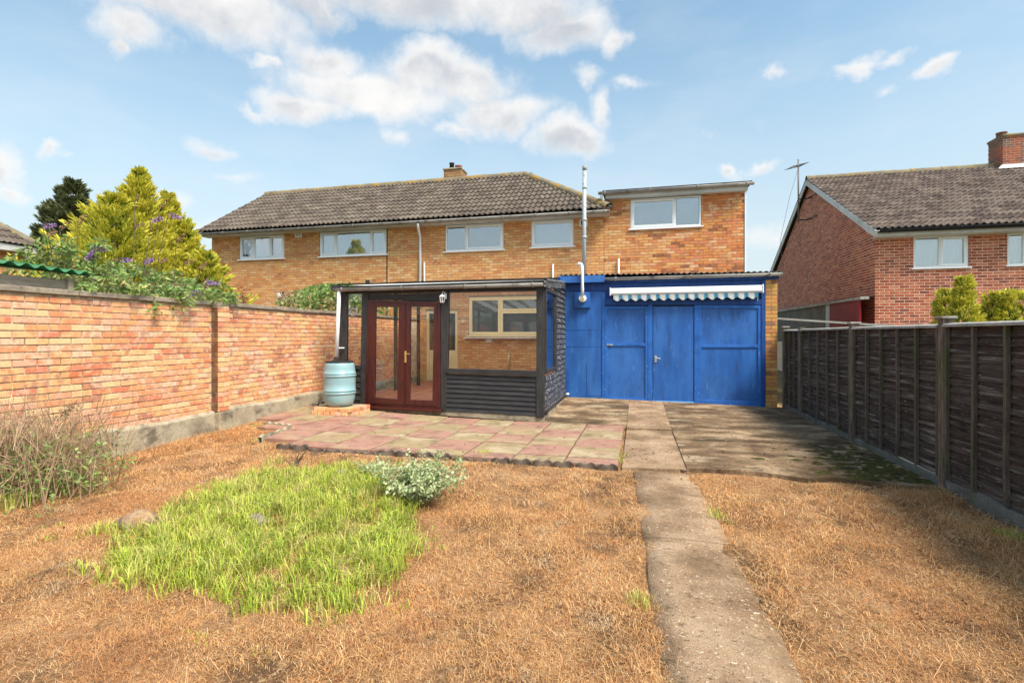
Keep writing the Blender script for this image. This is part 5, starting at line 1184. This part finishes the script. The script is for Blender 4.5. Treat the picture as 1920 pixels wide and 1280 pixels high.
bud = [((150, 8.3), 2.85, 1.1, 60, 'leafy green buddleia with purple flower spikes beside the shed roof'),
       ((245, 8.6), 2.5, 1.2, 76, 'buddleia bush with drooping leaves in front of the golden conifers'),
       ((320, 8.4), 2.3, 1.15, 70, 'buddleia bush hanging over the garden wall coping')]
fl_px = [[(176, 466, 1), (162, 488, 1), (90, 440, 0), (80, 425, 1), (112, 430, 0), (145, 420, 0)], [(228, 488, 1), (315, 403, 1), (283, 415, 1), (253, 385, 0), (252, 425, 0), (300, 390, 0), (205, 492, 0)], [(270, 493, 1), (386, 530, 1), (423, 560, 1), (350, 556, 1), (345, 493, 0), (302, 492, 0), (330, 455, 0), (375, 505, 0)]]
for (pp, hgt, sp, ns_, lab), fls in zip(bud, fl_px):
    b = at_t(*pp); b.x = min(b.x, -6.75); th = thing('buddleia', b, lab, 'shrub', 'buddleia bushes behind the garden wall')
    stems_shrub(th, b, ns_, hgt, sp, m_leaf, .13, .04, 78, .25, sr=.012)
    for (fx_, fy_, pur) in fls:
        q = at_t(fx_, pp[1]-.3, ztop(fy_, pp[1]-.3)); dn = Vector((RNG.uniform(.2, 1), RNG.uniform(-.3, .3), RNG.uniform(-.1, .4) if pur else RNG.uniform(.1, 1.2)))
        spike(th, q, dn, .19 if pur else .18, .034 if pur else .026, m_purple if pur else m_spent)
        qb = b.lerp(q, .55)+Vector((0, 0, .25)); mb = MB(); mb.tube([b.lerp(q, .3)+Vector((0, 0, .2)), qb, q], .006, 5); mb.build('stem', m_bark, th)
# sprays hanging over the coping
b = Vector((-6.4, 5.6, 1.9)); ct = onX(322, 562, -6.1)
th = thing('hanging_branch', (-6.35, ct.y, 1.93), 'green buddleia branch hanging down over the front of the brick wall', 'branch')
mb = MB(); Ps = []; Ds = []
for s_ in range(34):
    y0_ = ct.y+RNG.uniform(-.75, 1.05); x0_ = -6.7; mid = Vector((-6.3+RNG.uniform(-.1, .12), y0_+RNG.uniform(-.2, .2), 2.03+RNG.uniform(-.05, .12)))
    drop = max(0, 1-abs(mid.y-ct.y)/.45)*.42; end = mid+Vector((RNG.uniform(.1, .3), RNG.uniform(-.15, .15), -.05-drop*RNG.uniform(.4, 1.1)))
    pts = [Vector((x0_, y0_, 1.9+RNG.uniform(-.1, .3))), mid, mid.lerp(end, .5)+Vector((.02, 0, .03)), end]; mb.tube(pts, .006, 4, r2=.002, caps=False)
    for j in range(34):
        f = RNG.random()*2.999; k = int(f); q = pts[k].lerp(pts[k+1], f-k); Ps.append(np.array(q)); Ds.append(np.array([RNG.uniform(-.3, .8), RNG.normal()*.7, RNG.uniform(-.9, .2)]))
P = np.array(Ps); v, f = leaf_quads(P, np.array(Ds), RNG.uniform(.07, .13, len(P)), RNG.uniform(.022, .038, len(P))); mb.build('stems', m_bark, th); npmesh('foliage', v, f, m_leaf, RNG.random(len(P))*.98, th)
# brown dead conifer patch
b = at_t(418, 9.6); th = thing('dead_shrub', b, 'reddish brown dead conifer shrub above the wall at the left end of the house', 'shrub')
stems_shrub(th, b, 46, ztop(528, 9.6), .5, m_brown, .10, .03, 60, 0, leaf_from=.5)
# ivy and laurel mound behind the wall by the conservatory
b = at_t(590, 11.2); b.x = -6.75; b.y = 10.3
th = thing('ivy_mound', b, 'green ivy mound with dry vines on top of the wall beside the conservatory', 'ivy')
N_ = 5200; uu = RNG.random((N_, 3)); yy = 8.6+uu[:, 0]*3.6; hmax = 1.95+.62*np.sin(np.clip((yy-8.4)/2.6, 0, 1)*math.pi*.62)
P = np.stack([-6.95+uu[:, 1]*.7, yy, hmax-uu[:, 2]**2*.7], 1); D = RNG.normal(0, 1, (N_, 3))+np.array([.8, -.4, .2]); v, f = leaf_quads(P, D, RNG.uniform(.05, .10, N_), RNG.uniform(.04, .075, N_)); npmesh('foliage', v, f, m_leaf, RNG.random(N_)*.98, th)
mb = MB()
for k in range(260):
    y0_ = 8.0+RNG.random()*3.6; p0_ = Vector((-6.5+RNG.uniform(-.1, .25), y0_, 1.95+RNG.uniform(0, .28))); p1_ = p0_+Vector((RNG.uniform(-.1, .15), RNG.normal()*.22, RNG.uniform(-.15, .2))); mb.tone = RNG.random()*.98; mb.tube([p0_, p0_.lerp(p1_, .5)+Vector((0, 0, .05)), p1_], .005, 4, caps=False)
mb.build('vines', m_twig, th)
# dry twiggy shrub bottom left
b = onG(35, 925); b.x = max(b.x, -5.85)
th = thing('twiggy_shrub', b, 'dry bare twiggy shrub with yellow leaves against the wall at lower left', 'shrub')
mb = MB(); Ps = []; Ds = []
for k in range(620):
    o_ = Vector((b.x+RNG.normal()*.26, b.y+RNG.normal()*.30, 0)); an = RNG.uniform(0, 6.28); hh = RNG.uniform(.25, .85)*(1 if k % 3 else 1.15); rr = RNG.uniform(.05, .45)
    p1_ = o_+Vector((math.cos(an)*rr*.5, math.sin(an)*rr*.5, hh*.6)); p2_ = o_+Vector((math.cos(an)*rr, math.sin(an)*rr, hh)); mb.tone = RNG.random()*.98; mb.tube([o_, p1_, p2_], .0042, 4, r2=.0012, caps=False)
    for j in range(2):
        q = p1_+Vector(RNG.normal(0, .08, 3)); e_ = q+Vector(RNG.normal(0, .10, 3))+Vector((0, 0, .08)); mb.tube([q, e_], .0025, 3, caps=False)
    if k % 4:
        for j in range(12):
            f = RNG.random(); q = o_.lerp(p2_, f*.65); Ps.append(np.array(q)+RNG.normal(0, .05, 3)); Ds.append(RNG.normal(0, 1, 3))
q0 = onX(95, 800, -5.9); q1 = onX(138, 758, -5.75); mb.tube([q0-Vector((0, 0, .5)), q0, q1], .006, 5, r2=.003)
Pd = np.array([np.array(q0.lerp(q1, RNG.uniform(.3, 1.05)))+RNG.normal(0, .02, 3) for _ in range(70)]); vd, fd = leaf_quads(Pd, RNG.normal(0, 1, (70, 3)), RNG.uniform(.03, .06, 70), RNG.uniform(.012, .025, 70)); npmesh('dead_sprig', vd, fd, m_barkd, RNG.random(70)*.98, th)
mb.build('twigs', m_twig, th)
P = np.array(Ps); v, f = leaf_quads(P, np.array(Ds), RNG.uniform(.03, .07, len(P)), RNG.uniform(.012, .028, len(P))); npmesh('foliage', v, f, m_leaf, RNG.random(len(P))*.98, th)
# variegated shrub
b = onG(785, 950); b.z = float(lawnz(b.x, b.y))
th = thing('variegated_shrub', b, 'low pale variegated shrub at the right edge of the long green grass', 'shrub')
stems_shrub(th, b, 130, .36, .46, m_var, .038, .022, 46, 0, sr=.004, minr=.05, leaf_from=.2, mat_st=m_twig)
b2 = onG(700, 912); b2.z = float(lawnz(b2.x, b2.y))
th = thing('variegated_shrub', b2, 'small sparse variegated sprig left of the larger pale shrub', 'shrub')
stems_shrub(th, b2, 26, .22, .22, m_var, .035, .02, 22, 0, sr=.003, mat_st=m_twig)
# dead stump sprout
b = onG(553, 868); b.z = float(lawnz(b.x, b.y)); th = thing('dead_stump', b, 'small dead forked stump in the dry lawn above the long grass', 'stump')
mb = MB()
for dx_, dy_, h_ in ((.05, 0, .16), (-.06, .02, .12), (.10, .01, .13), (-.10, 0, .07), (.02, .05, .10), (.13, .0, .18)):
    mb.tube([b-Vector((0, 0, .03)), b+Vector((dx_*.4, dy_, h_*.5)), b+Vector((dx_, dy_, h_))], .016, 6, r2=.004)
mb.build('branches', m_bark, th)
# rocks
def rock(px, py, sx, sy, sz, lab, grp=None, mat=m_rock):
    b = onG(px, py); b.z = float(lawnz(b.x, b.y)); mb = MB(); n, m_ = 14, 9; V = []
    for i in range(m_+1):
        for j in range(n):
            th_ = math.pi*i/m_; ph = 2*math.pi*j/n; r_ = 1+.13*math.sin(3*ph+i)+.1*math.sin(5*th_+ph*2)+random.uniform(-.05, .05)
            V.append((b.x+sx*r_*math.sin(th_)*math.cos(ph), b.y+sy*r_*math.sin(th_)*math.sin(ph), b.z+sz*.22+sz*r_*math.cos(th_)))
    mb.add(V, [(i*n+j, (i+1)*n+j, (i+1)*n+(j+1) % n, i*n+(j+1) % n) for i in range(m_) for j in range(n)]); mb.build('rock', mat, smooth=True, label=lab, cat='rock', group=grp)
rock(262, 985, .18, .10, .11, 'large orange brown stone half buried at the left of the long grass')
rock(480, 995, .10, .06, .06, 'grey stone showing through the middle of the long green grass', mat=m_cope)
rock(425, 1035, .05, .04, .07, 'small upright pinkish stone in the long green grass')
rock(640, 895, .10, .05, .05, 'small grey stone at the back of the long green grass', mat=m_cope)
rock(640, 1075, .08, .05, .04, 'brown stone near the front right of the long green grass')
rock(312, 1040, .10, .06, .05, 'low buff stone at the front left of the long green grass')
# ------------------------------------------------------------------ grass
def blades(X, Y, Z, H, Wd, lean, tone, curl=.6):
    n = len(X); an = RNG.uniform(0, 2*math.pi, n); ln = lean*RNG.uniform(.2, 1.3, n); dx_ = np.cos(an)*ln; dy_ = np.sin(an)*ln
    sa = an+math.pi/2+RNG.normal(0, .7, n); sx_ = np.cos(sa)*Wd/2; sy_ = np.sin(sa)*Wd/2
    b0 = np.stack([X-sx_, Y-sy_, Z], 1); b1 = np.stack([X+sx_, Y+sy_, Z], 1)
    mx, my, mz = X+dx_*H*.35, Y+dy_*H*.35, Z+H*.62
    m0 = np.stack([mx-sx_*.8, my-sy_*.8, mz], 1); m1 = np.stack([mx+sx_*.8, my+sy_*.8, mz], 1)
    tp_ = np.stack([X+dx_*H, Y+dy_*H, Z+H*(1-curl*np.minimum(ln, 1)*.5)], 1)
    v = np.stack([b0, b1, m0, m1, tp_], 1).reshape(-1, 3); k = np.arange(n)[:, None]*5
    f = np.concatenate([k+np.array([[0, 1, 3]]), k+np.array([[0, 3, 2]]), k+np.array([[2, 3, 4]])], 1).reshape(-1, 3)
    return v, f, np.repeat(tone, 3)
def smooth_noise(x, y, s, seed):
    r_ = np.random.default_rng(seed); o = np.zeros_like(x)
    for k in range(7):
        a, b, c, w_ = r_.uniform(0, 6.28), r_.uniform(.6, 1.7)*s, r_.uniform(0, 6.28), 1/7
        o += w_*np.sin((x*math.cos(a)+y*math.sin(a))*b+c+1.3*np.sin(x*s*.7+c)+1.1*np.cos(y*s*.8+a))
    return o
poly = [onG(*p_) for p_ in ((212, 1085), (235, 1010), (330, 960), (440, 905), (540, 882), (650, 878), (730, 915), (775, 975), (765, 1045), (715, 1100), (640, 1150), (545, 1148), (440, 1118), (330, 1095))]
px_ = np.array([q.x for q in poly]); py_ = np.array([q.y for q in poly])
def inpoly(x, y):
    c = np.zeros(len(x), bool); j = len(px_)-1
    for i in range(len(px_)):
        cond = ((py_[i] > y) != (py_[j] > y)) & (x < (px_[j]-px_[i])*(y-py_[i])/(py_[j]-py_[i]+1e-12)+px_[i]); c ^= cond; j = i
    return c
def lawn_ok(x, y):
    k = (5.8-y)/3.6; wo = .025*np.sin(y*9)+.02*np.sin(y*23+1)+.02*np.sin(y*51+x*30); onpath = (x > -.05+.16*k+.03+wo) & (x < .54+.135*k-.03+wo)
    wob = .04*np.sin(x*7)+.03*np.sin(x*19+1)
    front = np.where(x < -.16, 5.57-.05+wob, np.where(x < .5, 9, 5.63-.05*(x-.5)+wob))
    front = np.where(x < -4.4, 5.94+wob, front); front = np.where(x < -5.0, 6.56+wob, front); front = np.where(x < -5.6, 7.1+wob, front)
    return (~onpath) & (y < front) & (x > -6.08) & (x < 2.74)
def scatter(n, y0, y1):
    x = RNG.uniform(-6.1, 2.76, n); y = RNG.uniform(y0, y1, n)
    # in view (with a margin)
    dp = -x*SA+y*CA; rt = x*CA+y*SA
    return x, y, (dp > .9) & (np.abs(rt) < dp*1.12+.4)
vs, fs, ts = [], [], []; off = 0
for (y0_, y1_, dens, wd, hh) in ((.6, 2.6, 19000, .0022, .018), (2.6, 4.2, 12500, .0028, .021), (4.2, 7.2, 7000, .0040, .028)):
    n = int(dens*(y1_-y0_)*8.86); x, y, ok = scatter(n, y0_, y1_)
    bare = smooth_noise(x, y, 3.1, 3)+.7*smooth_noise(x, y, 9, 4)
    ok &= lawn_ok(x, y) & ((bare+RNG.normal(0, .12, n) > -.24) | (RNG.random(n) < .25))
    x, y = x[ok], y[ok]; n = len(x); H = hh*RNG.uniform(.4, 1.5, n)*(1+.45*smooth_noise(x, y, 2.3, 5)+.45*smooth_noise(x, y, 13, 6))
    v, f, tn = blades(x, y, lawnz(x, y)-.002, H, wd*RNG.uniform(.7, 1.3, n), 1.9, np.clip(.5+.6*smooth_noise(x, y, 2.6, 8)+RNG.normal(0, .28, n), .01, .98))
    vs.append(v); fs.append(f+off); ts.append(tn); off += len(v)
npmesh('dry_grass', np.concatenate(vs), np.concatenate(fs), m_straw, np.concatenate(ts), kind='stuff', label='short scorched orange and straw coloured lawn grass')
# long green grass in clumps
vs, fs, ts = [], [], []; off = 0
def addgrass(cx, cy, n, rad, h, lean, wd=.004, tb=None):
    global off
    x = cx+RNG.normal(0, rad, n); y = cy+RNG.normal(0, rad, n)
    v, f, tn = blades(x, y, lawnz(x, y), h*RNG.uniform(.5, 1.2, n), wd*RNG.uniform(.6, 1.4, n), lean, np.clip((RNG.random() if tb is None else tb)+RNG.normal(0, .10, n), .01, .98), curl=.8)
    vs.append(v); fs.append(f+off); ts.append(tn); off += len(v)
k = 0
while k < 1500:
    x = RNG.uniform(px_.min(), px_.max()); y = RNG.uniform(py_.min(), py_.max())
    if not inpoly(np.array([x]), np.array([y]))[0]: continue
    jx, jy = (x+RNG.normal()*.17, y+RNG.normal()*.17) if k % 5 == 0 else (x, y)
    g_ = smooth_noise(np.array([x]), np.array([y]), 4, 21)[0]
    if g_ < -.42: k += 1; continue
    addgrass(jx+RNG.normal()*.07, jy+RNG.normal()*.07, int(RNG.uniform(8, 60)), RNG.uniform(.012, .05), RNG.uniform(.04, .17)*(1+.5*g_)*(.45 if k % 5 == 0 else 1), RNG.uniform(.5, 1.2), wd=.0045); k += 1
for (a, b, n_, h_) in ((1345, 965, 60, .07), (1345, 960, 50, .08), (1197, 1118, 70, .07), (1200, 1135, 60, .07), (908, 850, 90, .10), (900, 856, 60, .07), (1168, 853, 50, .09), (1166, 862, 40, .07), (830, 852, 30, .05), (1135, 797, 30, .04), (672, 812, 25, .04), (820, 790, 12, .03), (195, 995, 90, .09), (170, 1000, 70, .08), (215, 990, 70, .08),
                       (520, 865, 80, .12), (505, 872, 60, .10), (400, 905, 70, .09), (60, 935, 150, .16), (20, 950, 150, .18), (95, 920, 80, .13), (360, 925, 60, .08), (690, 880, 60, .12), (745, 880, 50, .16), (1890, 1005, 90, .08), (1915, 1010, 90, .09), (1870, 1000, 50, .06), (480, 800, 40, .06), (492, 805, 40, .05), (1375, 940, 25, .04), (95, 1010, 40, .05), (380, 1190, 50, .03), (110, 980, 30, .04), (420, 820, 20, .03)):
    q = onG(a, b); addgrass(q.x, q.y, n_, .04, h_, .6, tb=.15)
for k in range(40):
    jx = -.2-.6*RNG.integers(0, 9)+RNG.normal()*.008 if k % 2 else RNG.uniform(-5.2, -.2); jy = RNG.uniform(5.8, 8.4) if k % 2 else yrows[RNG.integers(0, 5)]+RNG.normal()*.008
    q_n = int(RNG.uniform(4, 14)); q_h = RNG.uniform(.015, .05); x_ = jx+RNG.normal(0, .02, q_n); y_ = jy+RNG.normal(0, .02, q_n)
    v, f, tn = blades(x_, y_, gh(x_, y_), q_h*RNG.uniform(.6, 1.2, q_n), np.full(q_n, .004), .9, np.full(q_n, .3)); vs.append(v); fs.append(f+off); ts.append(tn); off += len(v)
npmesh('long_grass', np.concatenate(vs), np.concatenate(fs), m_grass, np.concatenate(ts), kind='stuff', label='patch of long bright green grass in the middle of the dry lawn')
# pale straw litter lying by the fence and wall foot
vs, fs, ts = [], [], []; off = 0
for (x0_, x1_, y0_, y1_, n) in ((2.25, 2.74, 2.5, 5.6, 2600), (-6.08, -5.5, 2.4, 6.6, 2600), (-6., 2.7, .8, 5.5, 3600), (2.3, 2.74, 5.2, 5.9, 900)):
    x = RNG.uniform(x0_, x1_, n); y = RNG.uniform(y0_, y1_, n); ok = lawn_ok(x, y); x, y = x[ok], y[ok]; n = len(x)
    v, f, tn = blades(x, y, lawnz(x, y)+.006, np.full(n, .07)*RNG.uniform(.5, 1.5, n), np.full(n, .0028), 2.4, RNG.uniform(.6, .98, n), curl=.9)
    vs.append(v); fs.append(f+off); ts.append(tn); off += len(v)
n = 5500; x = RNG.uniform(px_.min()-.3, px_.max()+.3, n); y = RNG.uniform(py_.min()-.3, py_.max()+.3, n)
ok = inpoly(x+RNG.normal(0, .12, n), y+RNG.normal(0, .12, n)) & (smooth_noise(x, y, 5, 33) > -.15); x, y = x[ok], y[ok]; n = len(x)
v, f, tn = blades(x, y, lawnz(x, y), .10*RNG.uniform(.4, 1.3, n), np.full(n, .003), 1.1, RNG.uniform(.1, .98, n), curl=.8); vs.append(v); fs.append(f+off); ts.append(tn); off += len(v)
npmesh('straw_litter', np.concatenate(vs), np.concatenate(fs), m_straw, np.concatenate(ts), kind='stuff', label='loose dry straw stems lying over the lawn and at the fence foot')
n = 900; x = RNG.uniform(-6, 2.7, n); y = RNG.uniform(1, 11, n); z = np.where(y < 5.6, lawnz(x, y)+.02, gh(x, y)+.028); ok = ~((y > 8.4) & (x < -1.4)); x, y, z = x[ok], y[ok], z[ok]; n = len(x)
v, f = leaf_quads(np.stack([x, y, z], 1), RNG.normal(0, 1, (n, 3))*np.array([1, 1, .15]), RNG.uniform(.012, .045, n), RNG.uniform(.008, .022, n)); npmesh('dead_leaves', v, f, m_brown, RNG.random(n)*.98, kind='stuff', label='small brown dead leaves scattered over lawn, patio and concrete')
# moss on the yard beside the fence
V = []; F = []
for k in range(260):
    yy = 5.65+abs(RNG.normal(0, .8)); xx = 2.72-abs(RNG.normal(0, .42)); r_ = RNG.uniform(.015, .055)
    if xx < .9: continue
    z = float(gh(xx, yy))+.014; b = len(V); V.append((xx, yy, z+.012+r_*.12))
    m_ = 7
    for j in range(m_):
        a = 2*math.pi*j/m_; rr = r_*RNG.uniform(.7, 1.3); V.append((xx+rr*1.5*math.cos(a), yy+rr*math.sin(a), z))
    F += [(b, b+1+j, b+1+(j+1) % m_) for j in range(m_)]
mb = MB(); mb.add(V, F); mb.build('moss', m_moss, smooth=True, kind='stuff', label='dark green brown moss on the concrete along the fence')
# pebbles and debris
mb = MB()
for k in range(900):
    px2 = RNG.uniform(-6, 2.7); py2 = RNG.uniform(1, 11)
    if py2 > 5.6 and px2 < -.2: continue
    r_ = RNG.uniform(.003, .009); z = float(lawnz(px2, py2))+.01 if py2 < 5.6 else float(gh(px2, py2))+.022; mb.tone = RNG.random()*.98
    c_ = Vector((px2, py2, z)); V = [c_+Vector(q)*r_*RNG.uniform(.7, 1.3) for q in ((1, 0, 0), (-1, 0, 0), (0, 1, 0), (0, -1, 0), (0, 0, .7), (0, 0, -.7))]
    mb.add(V, [(0, 2, 4), (2, 1, 4), (1, 3, 4), (3, 0, 4), (2, 0, 5), (1, 2, 5), (3, 1, 5), (0, 3, 5)])
mb.build('grit', m_twig, kind='stuff', label='small grit and leaf crumbs scattered over the lawn and concrete')
